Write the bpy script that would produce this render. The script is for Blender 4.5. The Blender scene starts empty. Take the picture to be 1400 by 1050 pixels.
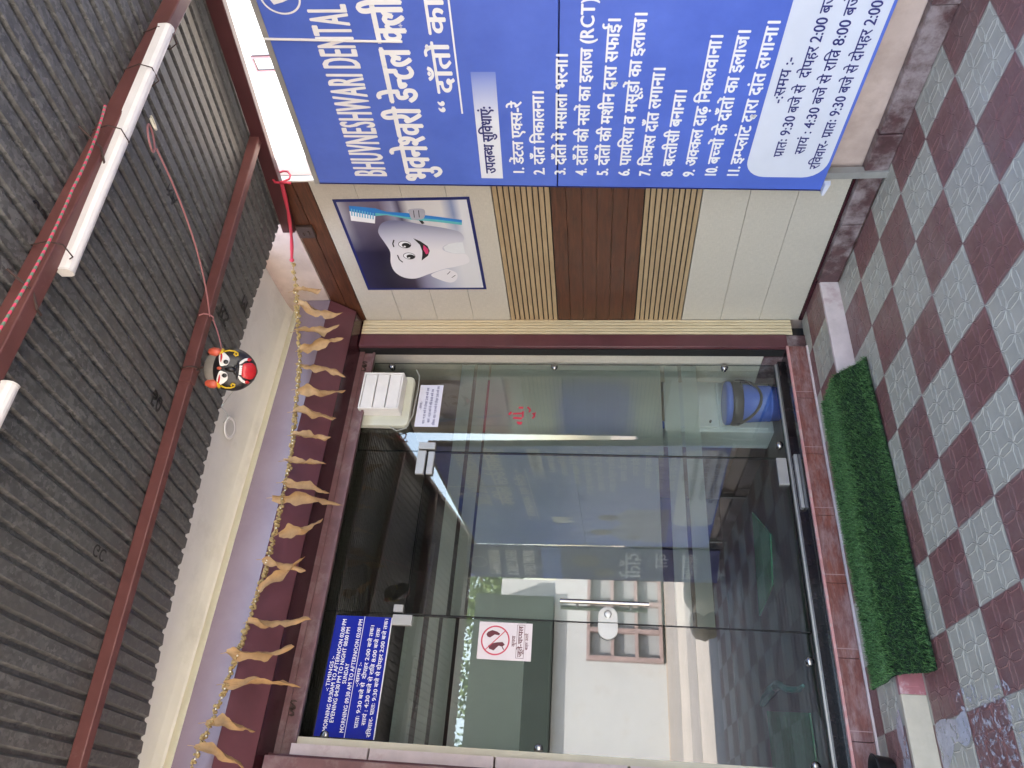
import bpy, bmesh, math, random, re
from mathutils import Vector, Matrix, Euler
random.seed(7)
S = bpy.context.scene
COL = S.collection

# ------------------------------------------------------------------ camera
YAW, PITCH, ROLL = math.radians(32.23), math.radians(6.56), math.radians(0.53)
fw = Vector((math.sin(YAW)*math.cos(PITCH), math.cos(YAW)*math.cos(PITCH), math.sin(PITCH)))
rt = fw.cross(Vector((0, 0, 1))).normalized()
upv = rt.cross(fw)
r2 = rt*math.cos(ROLL) + upv*math.sin(ROLL)
u2 = -rt*math.sin(ROLL) + upv*math.cos(ROLL)
cam = bpy.data.cameras.new("camera")
cam.sensor_fit = 'HORIZONTAL'; cam.sensor_width = 36.0
cam.lens = 1005.4/1400*36.0
cam.clip_start = 0.05; cam.clip_end = 500
camo = bpy.data.objects.new("camera", cam); COL.objects.link(camo)
# the phone was held on its side: picture right = world down, picture up = world right
rot = Matrix((-u2, r2, -fw)).transposed()
camo.matrix_world = Matrix.Translation((0, 0, 1.396)) @ rot.to_4x4()
S.camera = camo

# ------------------------------------------------------------------ light
SUN = Vector((-0.40, 0.62, 0.95)).normalized()
w = bpy.data.worlds.new("World"); S.world = w; w.use_nodes = True
nt = w.node_tree; bg = nt.nodes["Background"]
sky = nt.nodes.new("ShaderNodeTexSky"); sky.sky_type = 'NISHITA'; sky.sun_disc = False
sky.sun_elevation = math.asin(SUN.z); sky.sun_rotation = math.atan2(SUN.x, SUN.y)
sky.air_density = 1.3; sky.dust_density = 2.0
nt.links.new(sky.outputs[0], bg.inputs[0]); bg.inputs[1].default_value = 0.15
sl = bpy.data.lights.new("sun", 'SUN'); sl.energy = 3.1; sl.angle = math.radians(0.5); sl.color = (1, .97, .92)
so = bpy.data.objects.new("sun", sl); COL.objects.link(so)
so.rotation_euler = (-SUN).to_track_quat('-Z', 'Y').to_euler(); so.location = (0, 0, 12)
S.view_settings.view_transform = 'Standard'; S.view_settings.look = 'None'
S.view_settings.gamma = 1; S.view_settings.use_curve_mapping = False
S.view_settings.exposure = 3.35
S.view_settings.use_white_balance = True; S.view_settings.white_balance_temperature = 7050; S.view_settings.white_balance_tint = 16
S.cycles.max_bounces = 10; S.cycles.diffuse_bounces = 6; S.cycles.glossy_bounces = 5
S.cycles.transmission_bounces = 8; S.cycles.transparent_max_bounces = 24
S.cycles.use_denoising = True; S.cycles.caustics_refractive = True
S.cycles.sample_clamp_indirect = 12

# ------------------------------------------------------------------ materials
def lin(r, g, b):
    f = lambda c: c/12.92 if c <= .04045 else ((c+.055)/1.055)**2.4
    return (f(r/255), f(g/255), f(b/255))
class NT:
    """small helper round a node tree"""
    def __init__(s, name):
        s.m = bpy.data.materials.new(name); s.m.use_nodes = True
        s.t = s.m.node_tree; s.n = s.t.nodes; s.b = s.n["Principled BSDF"]; s.out = s.n["Material Output"]
        s._pos = None
    def new(s, k, **kw):
        x = s.n.new(k)
        for a, v in kw.items(): setattr(x, a, v)
        return x
    def link(s, a, b): s.t.links.new(a, b)
    def pos(s):
        if s._pos is None: s._pos = s.new("ShaderNodeNewGeometry").outputs["Position"]
        return s._pos
    def math(s, op, a, b=None, c=None):
        x = s.new("ShaderNodeMath", operation=op)
        for i, v in enumerate((a, b, c)):
            if v is None: continue
            if isinstance(v, (int, float)): x.inputs[i].default_value = v
            else: s.link(v, x.inputs[i])
        return x.outputs[0]
    def noise(s, scale, detail=4, rough=.55, vec=None, stretch=None, dist=0):
        x = s.new("ShaderNodeTexNoise"); x.inputs["Scale"].default_value = scale
        x.inputs["Detail"].default_value = detail; x.inputs["Roughness"].default_value = rough
        x.inputs["Distortion"].default_value = dist
        v = vec or s.pos()
        if stretch:
            mp = s.new("ShaderNodeMapping"); mp.inputs["Scale"].default_value = stretch
            s.link(v, mp.inputs["Vector"]); v = mp.outputs[0]
        s.link(v, x.inputs["Vector"]); return x.outputs["Fac"]
    def ramp(s, fac, stops):
        x = s.new("ShaderNodeValToRGB"); e = x.color_ramp.elements
        while len(e) < len(stops): e.new(.5)
        for q, (p, c) in zip(e, stops): q.position = p; q.color = (*c, 1) if len(c) == 3 else c
        s.link(fac, x.inputs[0]); return x.outputs[0]
    def mix(s, fac, a, b):
        x = s.new("ShaderNodeMix", data_type='RGBA')
        for i, v in ((0, fac), (6, a), (7, b)):
            if isinstance(v, (int, float)): x.inputs[i].default_value = v
            elif isinstance(v, tuple): x.inputs[i].default_value = (*v, 1)
            else: s.link(v, x.inputs[i])
        return x.outputs[2]
    def bump(s, h, strength=.3, dist=.002):
        x = s.new("ShaderNodeBump"); x.inputs["Strength"].default_value = strength
        x.inputs["Distance"].default_value = dist; s.link(h, x.inputs["Height"])
        s.link(x.outputs[0], s.b.inputs["Normal"])
    def base(s, c):
        if isinstance(c, tuple): s.b.inputs["Base Color"].default_value = (*c, 1)
        else: s.link(c, s.b.inputs["Base Color"])
    def sep(s):
        x = s.new("ShaderNodeSeparateXYZ"); s.link(s.pos(), x.inputs[0]); return x.outputs
def sc(c, k): return tuple(min(1, x*k) for x in c)
def M(name, c, rough=.6, metal=0, var=.15, scale=6, bump=0, bscale=60, stretch=None, dirt=None, dfac=(.55, .75), dscale=3, coat=0, spec=None):
    q = NT(name)
    col = q.ramp(q.noise(scale, 5, .6, stretch=stretch), [(.3, sc(c, 1-var)), (.7, sc(c, 1+var))])
    if dirt:
        d = q.ramp(q.noise(dscale, 7, .68, stretch=stretch), [(dfac[0], (0, 0, 0)), (dfac[1], (1, 1, 1))])
        col = q.mix(d, col, dirt)
    q.base(col); q.b.inputs["Roughness"].default_value = rough; q.b.inputs["Metallic"].default_value = metal
    if coat: q.b.inputs["Coat Weight"].default_value = coat; q.b.inputs["Coat Roughness"].default_value = .08
    if spec is not None: q.b.inputs["Specular IOR Level"].default_value = spec
    if bump: q.bump(q.noise(bscale, 3), bump)
    return q.m
def flat(name, c, rough=.5, metal=0):
    return M(name, c, rough, metal, var=.05, scale=14)

def wood(name, c1, c2, axis, rough=.35, scale=7):
    q = NT(name); st = {'y': (9, .8, 9), 'z': (9, 9, .8), 'x': (.8, 9, 9)}[axis]
    n = q.noise(scale, 6, .65, stretch=st, dist=.6)
    n2 = q.noise(scale*5, 3, .5, stretch=st)
    col = q.ramp(q.math('ADD', q.math('MULTIPLY', n, .75), q.math('MULTIPLY', n2, .25)), [(.34, c1), (.66, c2)])
    q.base(col); q.b.inputs["Roughness"].default_value = rough; q.bump(n2, .15, .001); return q.m

def tile_mat():
    q = NT("checker_tile"); x, y, z = q.sep()
    a = .0117; ca, sa = math.cos(a), math.sin(a); ox, oy, T = 2.374, 2.863, .3049
    dx = q.math('SUBTRACT', x, ox); dy = q.math('SUBTRACT', y, oy)
    i = q.math('DIVIDE', q.math('ADD', q.math('MULTIPLY', dx, ca), q.math('MULTIPLY', dy, sa)), T)
    j = q.math('DIVIDE', q.math('SUBTRACT', q.math('MULTIPLY', dy, ca), q.math('MULTIPLY', dx, sa)), T)
    par = q.math('ABSOLUTE', q.math('MODULO', q.math('ADD', q.math('FLOOR', i), q.math('FLOOR', j)), 2.0))
    n = q.noise(9, 6, .65); nf = q.noise(60, 4, .6)
    grey = q.ramp(n, [(.3, (.36, .34, .285)), (.7, (.445, .425, .36))])
    mar = q.ramp(n, [(.3, (.168, .072, .068)), (.7, (.222, .104, .097))])
    scuff = q.ramp(q.noise(5, 9, .75, dist=.4), [(.56, (0, 0, 0)), (.80, (.75, .75, .75))])
    mar = q.mix(scuff, mar, (.30, .235, .245))
    # scratches scraped across the maroon tiles
    scr = q.ramp(q.noise(26, 4, .7, stretch=(1, .18, 1), dist=1.2), [(.66, (0, 0, 0)), (.80, (.3, .3, .3))])
    mar = q.mix(scr, mar, (.36, .30, .31))
    col = q.mix(par, grey, mar)
    # thin joints
    fi = q.math('ABSOLUTE', q.math('SUBTRACT', q.math('FRACT', i), .5)); fj = q.math('ABSOLUTE', q.math('SUBTRACT', q.math('FRACT', j), .5))
    edge = q.math('GREATER_THAN', q.math('MAXIMUM', fi, fj), .493)
    col = q.mix(q.math('MULTIPLY', edge, .55), col, (.22, .19, .18))
    dirt = q.ramp(q.noise(1.6, 8, .7), [(.5, (0, 0, 0)), (.8, (.5, .5, .5))])
    col = q.mix(dirt, col, (.30, .265, .23))
    q.base(col); q.link(q.ramp(nf, [(.3, (.30,)*3), (.7, (.5,)*3)]), q.b.inputs["Roughness"])
    q.bump(nf, .12, .001); return q.m

def spangle_mat():
    q = NT("galvanised_sheet")
    v = q.new("ShaderNodeTexVoronoi"); v.inputs["Scale"].default_value = 95
    mp = q.new("ShaderNodeMapping"); mp.inputs["Scale"].default_value = (1, .6, 1)
    nz = q.new("ShaderNodeTexNoise"); nz.inputs["Scale"].default_value = 70
    ad = q.new("ShaderNodeVectorMath", operation='ADD'); mul = q.new("ShaderNodeVectorMath", operation='SCALE'); mul.inputs[3].default_value = .022
    q.link(q.pos(), nz.inputs["Vector"]); q.link(nz.outputs["Color"], mul.inputs[0])
    q.link(q.pos(), ad.inputs[0]); q.link(mul.outputs[0], ad.inputs[1])
    q.link(ad.outputs[0], mp.inputs[0]); q.link(mp.outputs[0], v.inputs["Vector"])
    sp = q.ramp(v.outputs["Color"], [(.1, (.068, .070, .067)), (.5, (.108, .111, .106)), (.95, (.195, .198, .188))])
    d = q.ramp(q.noise(2.2, 7, .7, stretch=(3, .6, 3)), [(.42, (0, 0, 0)), (.78, (.75, .75, .75))])
    col = q.mix(d, sp, (.105, .102, .094))
    q.base(col); q.b.inputs["Metallic"].default_value = .25
    q.link(q.ramp(v.outputs["Color"], [(.1, (.38,)*3), (.9, (.62,)*3)]), q.b.inputs["Roughness"]); return q.m

def weave_mat(name, c):
    q = NT(name)
    a = q.noise(260, 2, .5, stretch=(1, .12, 1)); b = q.noise(260, 2, .5, stretch=(1, 1, .12))
    s = q.math('ADD', q.math('MULTIPLY', a, .5), q.math('MULTIPLY', b, .5))
    col = q.ramp(s, [(.36, sc(c, .90)), (.64, sc(c, 1.06))])
    d = q.ramp(q.noise(1.7, 7, .65), [(.5, (0, 0, 0)), (.85, (.45, .45, .45))])
    q.base(q.mix(d, col, sc(c, .72))); q.b.inputs["Roughness"].default_value = .5; q.bump(s, .2, .0008); return q.m

def glass_mat(name="clear_glass", f0=.15, tint=(.84, .89, .85)):
    q = NT(name); g = q.new("ShaderNodeNewGeometry")
    dp = q.new("ShaderNodeVectorMath", operation='DOT_PRODUCT')
    q.link(g.outputs["Normal"], dp.inputs[0]); q.link(g.outputs["Incoming"], dp.inputs[1])
    k = q.math('POWER', q.math('SUBTRACT', 1.0, q.math('ABSOLUTE', dp.outputs["Value"])), 5)
    f = q.math('ADD', f0, q.math('MULTIPLY', k, 1-f0))
    t = q.new("ShaderNodeBsdfTransparent"); t.inputs[0].default_value = (*tint, 1)
    gl = q.new("ShaderNodeBsdfGlossy"); gl.inputs["Roughness"].default_value = 0.0
    # dust smears lie on the pane as a thin pale film
    du = q.new("ShaderNodeBsdfDiffuse"); du.inputs[0].default_value = (.5, .5, .48, 1)
    dn = q.ramp(q.noise(3.5, 9, .72), [(.45, (.004,)*3), (.85, (.05,)*3)])
    sm = q.ramp(q.noise(14, 5, .7, stretch=(3, 1, .25), dist=1.5), [(.66, (0, 0, 0)), (.78, (.05,)*3)])
    m0 = q.new("ShaderNodeMixShader"); q.link(q.math('ADD', dn, sm), m0.inputs[0]); q.link(t.outputs[0], m0.inputs[1]); q.link(du.outputs[0], m0.inputs[2])
    m = q.new("ShaderNodeMixShader"); q.link(f, m.inputs[0]); q.link(m0.outputs[0], m.inputs[1]); q.link(gl.outputs[0], m.inputs[2])
    q.link(m.outputs[0], q.out.inputs[0]); return q.m
def pane_edge_mat():
    q = NT("glass_edge"); t = q.new("ShaderNodeBsdfTransparent"); t.inputs[0].default_value = (.35, .5, .45, 1)
    d = q.new("ShaderNodeBsdfDiffuse"); d.inputs[0].default_value = (.03, .05, .045, 1)
    m = q.new("ShaderNodeMixShader"); m.inputs[0].default_value = .6
    q.link(t.outputs[0], m.inputs[1]); q.link(d.outputs[0], m.inputs[2]); q.link(m.outputs[0], q.out.inputs[0]); return q.m
def thru_mat():
    q = NT("glass_inner_face"); t = q.new("ShaderNodeBsdfTransparent"); t.inputs[0].default_value = (.97, .985, .975, 1)
    q.link(t.outputs[0], q.out.inputs[0]); return q.m
def frost_mat():
    q = NT("frosted_film")
    r = q.new("ShaderNodeBsdfRefraction"); r.inputs["Color"].default_value = (.90, .94, .92, 1)
    r.inputs["Roughness"].default_value = .42; r.inputs["IOR"].default_value = 1.28
    d = q.new("ShaderNodeBsdfDiffuse"); d.inputs[0].default_value = (.50, .52, .49, 1)
    n = q.ramp(q.noise(30, 4, .6, stretch=(1, 1, .15)), [(.3, (.22,)*3), (.7, (.29,)*3)])
    m = q.new("ShaderNodeMixShader"); q.link(n, m.inputs[0]); q.link(r.outputs[0], m.inputs[1]); q.link(d.outputs[0], m.inputs[2])
    q.link(m.outputs[0], q.out.inputs[0]); return q.m
def water_mat(name="spilt_water_sheen", sc_=20, lo=.40, hi=.46):
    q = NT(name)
    q.base(q.ramp(q.noise(14, 5, .65), [(.35, (.42, .40, .44)), (.7, (.58, .57, .63))]))  # pale lavender base puts the wet sheen into the colour
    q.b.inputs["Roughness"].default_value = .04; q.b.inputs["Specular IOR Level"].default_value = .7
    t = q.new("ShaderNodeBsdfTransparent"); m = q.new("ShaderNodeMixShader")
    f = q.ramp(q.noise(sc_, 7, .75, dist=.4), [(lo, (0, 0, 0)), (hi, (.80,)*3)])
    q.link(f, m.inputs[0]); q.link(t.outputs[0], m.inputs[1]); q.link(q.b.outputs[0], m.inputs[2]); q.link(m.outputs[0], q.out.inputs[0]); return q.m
def rope_mat(name, c1, c2, pitch):
    q = NT(name); x, y, z = q.sep()
    s = q.math('FRACT', q.math('MULTIPLY', q.math('ADD', q.math('ADD', x, q.math('MULTIPLY', y, .7)), z), 1/pitch))
    q.base(q.mix(q.math('GREATER_THAN', s, .5), c1, c2)); q.b.inputs["Roughness"].default_value = .8; return q.m
def kerb_mat():
    q = NT("worn_wood_tile"); x, y, z = q.sep()
    n = q.noise(10, 7, .68, stretch=(1.2, 9, 7), dist=.8)
    big = q.noise(2.2, 3, .5)
    a = q.ramp(n, [(.32, (.12, .032, .027)), (.62, (.23, .075, .055))])
    b = q.ramp(n, [(.32, (.12, .048, .048)), (.62, (.21, .10, .10))])
    col = q.mix(q.ramp(big, [(.42, (0, 0, 0)), (.6, (1, 1, 1))]), a, b)
    pal = q.ramp(q.noise(7, 9, .75, stretch=(1, 3, 3)), [(.46, (0, 0, 0)), (.74, (.85,)*3)])
    col = q.mix(pal, col, (.36, .25, .255))
    jn = q.math('LESS_THAN', q.math('ABSOLUTE', q.math('SUBTRACT', q.math('FRACT', q.math('DIVIDE', x, .37)), .5)), .006)
    col = q.mix(q.math('MULTIPLY', jn, .7), col, (.40, .27, .27))
    q.base(col); q.b.inputs["Roughness"].default_value = .38; q.bump(n, .25, .002); return q.m
def leaf_mat():
    q = NT("tree_leaf"); q.base(q.ramp(q.noise(1.3, 4, .6), [(.3, (.035, .075, .015)), (.7, (.10, .16, .035))])); q.b.inputs["Roughness"].default_value = .6; return q.m

MT = dict(
    tile=tile_mat(), sheet=spangle_mat(), glass=glass_mat(), edge=pane_edge_mat(), thru=thru_mat(), frost=frost_mat(), water=water_mat(), wet=water_mat("splashed_water_sheen", 34, .53, .58),
    beige=weave_mat("beige_panel", (.50, .46, .395)), kerb=kerb_mat(), leaf=leaf_mat(),
    wood=wood("dark_wood_panel", (.038, .013, .007), (.125, .043, .021), 'y'),
    slat=wood("oak_slat", (.30, .205, .115), (.44, .32, .19), 'y', .45),
    slatv=wood("lit_oak_slat", (.55, .44, .27), (.72, .60, .40), 'z', .45),  # brighter oak: light on the outward-facing slats is put into the colour
    black=flat("black_gap", (.008, .007, .007), .7),
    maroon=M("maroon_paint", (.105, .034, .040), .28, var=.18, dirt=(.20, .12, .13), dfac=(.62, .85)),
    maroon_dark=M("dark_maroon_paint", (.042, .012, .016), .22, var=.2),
    maroon_dusty=M("dusty_maroon_steel", (.14, .066, .068), .45, var=.2, scale=12, dirt=(.24, .17, .165), dfac=(.5, .75), dscale=9),
    lavender=M("lavender_gloss", (.180, .130, .152), .27, var=.08, scale=3, dirt=(.135, .088, .115), dfac=(.45, .8), dscale=2.2),
    cream=M("cream_plaster", (.60, .555, .43), .7, var=.08),
    plaster=M("white_plaster", (.70, .68, .635), .75, var=.06, scale=4, dirt=(.50, .48, .44), dfac=(.52, .82), dscale=2.4, bump=.25, bscale=45),
    pink=M("pink_plaster", (.50, .385, .34), .8, var=.10, scale=5, dirt=(.36, .265, .225), dfac=(.45, .75), dscale=4, bump=.4, bscale=30),
    stone=M("maroon_stone", (.085, .042, .044), .35, var=.35, scale=22, dirt=(.27, .22, .225), dfac=(.46, .62), dscale=6),
    granite=M("black_granite", (.016, .011, .012), .12, var=.3, scale=30),
    nosing=M("pink_nosing", (.55, .25, .24), .5, var=.12, scale=12, dirt=(.5, .42, .40), dfac=(.5, .7), dscale=14),
    riserw=M("whitewashed_riser", (.62, .52, .51), .7, var=.1, scale=10, dirt=(.45, .29, .30), dfac=(.55, .75), dscale=8, bump=.3),
    riserp=M("pink_riser_tile", (.36, .13, .14), .45, var=.15, scale=14, dirt=(.55, .42, .42), dfac=(.52, .7), dscale=12),
    riserc=M("cream_riser", (.46, .405, .32), .7, var=.12, scale=9),
    white=flat("white_plastic", (.74, .72, .69), .35), offw=M("offwhite_enamel", (.66, .64, .60), .4, var=.06, scale=9),
    oldw=M("yellowed_plastic", (.56, .57, .47), .35, var=.08),
    beam=M("brown_red_steel", (.125, .045, .040), .42, var=.14, scale=9, dirt=(.20, .10, .09), dfac=(.6, .8), dscale=14),
    rail=M("dark_red_steel", (.065, .020, .022), .35, var=.15),
    blue=M("blue_vinyl", (.082, .150, .56), .30, var=.07, scale=2.2, dirt=(.055, .105, .45), dfac=(.42, .8), dscale=1.4),
    navy=flat("navy_vinyl", (.012, .018, .12), .35), sblue=M("sign_blue", (.010, .022, .30), .18, var=.08, scale=2),
    letter=M("white_lettering", (.78, .78, .80), .4, var=.03), bluetext=flat("blue_lettering", (.02, .025, .16), .4),
    panelw=M("pale_panel_print", (.60, .63, .72), .38, var=.05, scale=3),
    frame=M("grey_steel_frame", (.30, .295, .28), .45, var=.15, metal=.2), chrome=M("brushed_steel", (.33, .32, .31), .22, metal=1, var=.06),
    satin=M("satin_steel", (.55, .54, .52), .38, metal=.7, var=.06), iron=flat("rusty_wire", (.05, .028, .022), .7),
    grass=None, red=flat("red_ribbon", (.55, .045, .075), .5), redpaint=flat("red_brush_paint", (.62, .03, .07), .5),
    gold=M("dried_marigold", (.29, .195, .075), .75, var=.3, scale=60), leafdry=M("dry_leaf", (.33, .19, .078), .7, var=.22, scale=22, bump=.3, bscale=50),
    maskb=flat("black_gloss", (.010, .009, .010), .33), maskr=flat("red_gloss", (.55, .025, .03), .25), masko=M("orange_red", (.48, .085, .045), .35, var=.25, scale=20),
    masky=flat("yellow_gloss", (.62, .40, .02), .3), maskw=flat("white_gloss", (.78, .76, .72), .3), clay=M("grey_clay", (.17, .155, .13), .8, var=.2, scale=15),
    rope=rope_mat("candy_rope", (.62, .06, .12), (.12, .20, .14), .024), twine=flat("pink_twine", (.40, .17, .17), .8),
    bucket=M("blue_plastic", (.055, .145, .60), .25, var=.05), lid=flat("lid_grey_blue", (.10, .18, .42), .3), bagb=M("black_bag", (.015, .016, .017), .3, var=.3, scale=20),
    cab=flat("white_cabinet", (.72, .76, .78), .3), dk=flat("dark_wall", (.035, .037, .036), .7), ceil=M("olive_ceiling_slat", (.062, .055, .040), .4, var=.12),
    ceill=flat("pale_ceiling_line", (.19, .165, .11), .5), ifloor=wood("dark_floor_wood", (.034, .031, .030), (.075, .070, .067), 'x', .28),
    imat=M("green_rubber_mat", (.04, .33, .14), .7, var=.15, scale=30), teal=flat("teal_plastic", (.02, .26, .22), .3),
    road=M("concrete_road", (.30, .29, .265), .85, var=.12, scale=2, dirt=(.28, .25, .21), dscale=1.2), roadl=M("pale_road_strip", (.45, .425, .37), .85, var=.08, scale=2),
    ground=M("dusty_ground", (.36, .31, .245), .95, var=.15, scale=1.2), wwall=M("whitewashed_wall", (.45, .485, .49), .85, var=.07, scale=1.6, dirt=(.36, .365, .35), dfac=(.54, .75), dscale=1.6),
    lattice=M("terracotta_jali", (.30, .235, .225), .8, var=.15), green=M("dark_green_board", (.016, .030, .024), .6, var=.1), hole=flat("jali_back", (.30, .33, .34), .9),
    sack=M("jute_sack", (.52, .44, .32), .9, var=.2, scale=14, bump=.5, bscale=80), bark=M("tree_bark", (.12, .09, .06), .9, var=.3), purple=M("violet_vinyl", (.060, .050, .20), .35, var=.1),
    skin=flat("print_skin", (.17, .12, .13), .4), shirt=flat("print_shirt", (.28, .28, .40), .4), pale=flat("print_pale", (.66, .68, .70), .4), text2=flat("grey_green_text", (.13, .16, .14), .5),
    ink=flat("black_ink", (.012, .012, .012), .6), maroon_ink=flat("maroon_ink", (.13, .02, .03), .5), pinkw=flat("pinkish_paper", (.74, .66, .68), .45), signred=flat("sign_red", (.60, .07, .11), .45),
    paper=flat("notice_paper", (.70, .70, .80), .5), wire=flat("grey_cable", (.35, .36, .33), .5), led=flat("light_diffuser", (.55, .54, .50), .5),
)
def grass_mat(name, c1, c2):
    q = NT(name); q.base(q.ramp(q.noise(160, 2, .5), [(.3, c1), (.7, c2)])); q.b.inputs["Roughness"].default_value = .55; return q.m
MT['grass'] = grass_mat("artificial_grass", (.018, .068, .022), (.045, .13, .04)); MT['grasstip'] = grass_mat("artificial_grass_tip", (.07, .20, .055), (.15, .31, .10)); MT['grassbase'] = flat("mat_backing", (.006, .018, .008), .9)

# ------------------------------------------------------------------ mesh building
class MB:
    def __init__(s): s.v = []; s.f = []; s.mi = []
    def add(s, vs, fs, mi=0):
        o = len(s.v); s.v += [tuple(p) for p in vs]; s.f += [tuple(i+o for i in f) for f in fs]; s.mi += [mi]*len(fs)
    def box(s, x0, x1, y0, y1, z0, z1, mi=0):
        if x0 > x1: x0, x1 = x1, x0
        if y0 > y1: y0, y1 = y1, y0
        if z0 > z1: z0, z1 = z1, z0
        v = [(x, y, z) for z in (z0, z1) for y in (y0, y1) for x in (x0, x1)]
        s.add(v, [(0, 2, 3, 1), (4, 5, 7, 6), (0, 1, 5, 4), (2, 6, 7, 3), (0, 4, 6, 2), (1, 3, 7, 5)], mi); return s
    def hexa(s, a, b, mi=0):
        """two quads a, b joined"""
        s.add(list(a)+list(b), [(3, 2, 1, 0), (4, 5, 6, 7)]+[(i, (i+1) % 4, 4+(i+1) % 4, 4+i) for i in range(4)], mi); return s
    def prism(s, prof, ax0, ax1, fn, mi=0, cap=True):
        n = len(prof); v = [fn(a, p) for a in (ax0, ax1) for p in prof]
        f = [(i, (i+1) % n, n+(i+1) % n, n+i) for i in range(n)]
        if cap: f += [tuple(range(n))[::-1], tuple(range(n, 2*n))]
        s.add(v, f, mi); return s
    def tube(s, pts, r, seg=8, mi=0, closed=False, cap=True):
        pts = [Vector(p) for p in pts]; n = len(pts); rings = []
        prev = None
        for i, p in enumerate(pts):
            if closed: t = pts[(i+1) % n]-pts[i-1]
            else: t = pts[min(i+1, n-1)]-pts[max(i-1, 0)]
            t.normalize()
            if prev is None:
                a = t.orthogonal().normalized()
            else:
                a = (prev - t*prev.dot(t)); a = a.normalized() if a.length > 1e-6 else t.orthogonal().normalized()
            prev = a; b = t.cross(a); rr = r[i] if isinstance(r, (list, tuple)) else r
            rings.append([p+(a*math.cos(k*2*math.pi/seg)+b*math.sin(k*2*math.pi/seg))*rr for k in range(seg)])
        v = [q for R in rings for q in R]; f = []
        for i in range(n if closed else n-1):
            j = (i+1) % n
            for k in range(seg): f.append((i*seg+k, i*seg+(k+1) % seg, j*seg+(k+1) % seg, j*seg+k))
        if not closed and cap: f += [tuple(range(seg))[::-1], tuple((n-1)*seg+k for k in range(seg))]
        s.add(v, f, mi); return s
    def lathe(s, prof, c, seg=32, axis=(0, 0, 1), mi=0):
        ax = Vector(axis).normalized(); a = ax.orthogonal().normalized(); b = ax.cross(a); c = Vector(c)
        v = [c+ax*h+(a*math.cos(k*2*math.pi/seg)+b*math.sin(k*2*math.pi/seg))*r for r, h in prof for k in range(seg)]
        f = [(i*seg+k, i*seg+(k+1) % seg, (i+1)*seg+(k+1) % seg, (i+1)*seg+k) for i in range(len(prof)-1) for k in range(seg)]
        f += [tuple(range(seg))[::-1], tuple((len(prof)-1)*seg+k for k in range(seg))]
        s.add(v, f, mi); return s
    def ball(s, c, r, seg=10, rg=6, mi=0):
        rx, ry, rz = r if isinstance(r, (tuple, list)) else (r, r, r); v = []; f = []
        for i in range(rg+1):
            t = math.pi*i/rg
            for k in range(seg):
                p = 2*math.pi*k/seg; v.append((c[0]+rx*math.sin(t)*math.cos(p), c[1]+ry*math.sin(t)*math.sin(p), c[2]+rz*math.cos(t)))
        for i in range(rg):
            for k in range(seg): f.append((i*seg+k, (i+1)*seg+k, (i+1)*seg+(k+1) % seg, i*seg+(k+1) % seg))
        s.add(v, f, mi); return s
    def build(s, name, mat, parent=None, smooth=False, bevel=0, kind=None):
        me = bpy.data.meshes.new(name); me.from_pydata(s.v, [], s.f)
        mats = mat if isinstance(mat, (list, tuple)) else [mat]
        for m in mats: me.materials.append(m)
        if len(mats) > 1: me.polygons.foreach_set('material_index', s.mi)
        me.validate(); me.update()
        if smooth: me.polygons.foreach_set('use_smooth', [True]*len(me.polygons))
        o = bpy.data.objects.new(name, me); COL.objects.link(o)
        if parent is not None:
            o.parent = parent; o.matrix_parent_inverse = Matrix.Translation(parent.location).inverted()
        if bevel:
            b = o.modifiers.new("bevel", 'BEVEL'); b.width = bevel; b.segments = 2; b.limit_method = 'ANGLE'
        if kind: o['kind'] = kind
        return o
def thing(name, label, cat, loc, group=None):
    o = bpy.data.objects.new(name, None); COL.objects.link(o); o.location = loc; o.empty_display_size = .05
    o['label'] = label; o['category'] = cat
    if group: o['group'] = group
    return o
def tag(o, label, cat, group=None):
    o['label'] = label; o['category'] = cat
    if group: o['group'] = group
    return o
def B(*a, **k): return MB().box(*a, **k)

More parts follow.
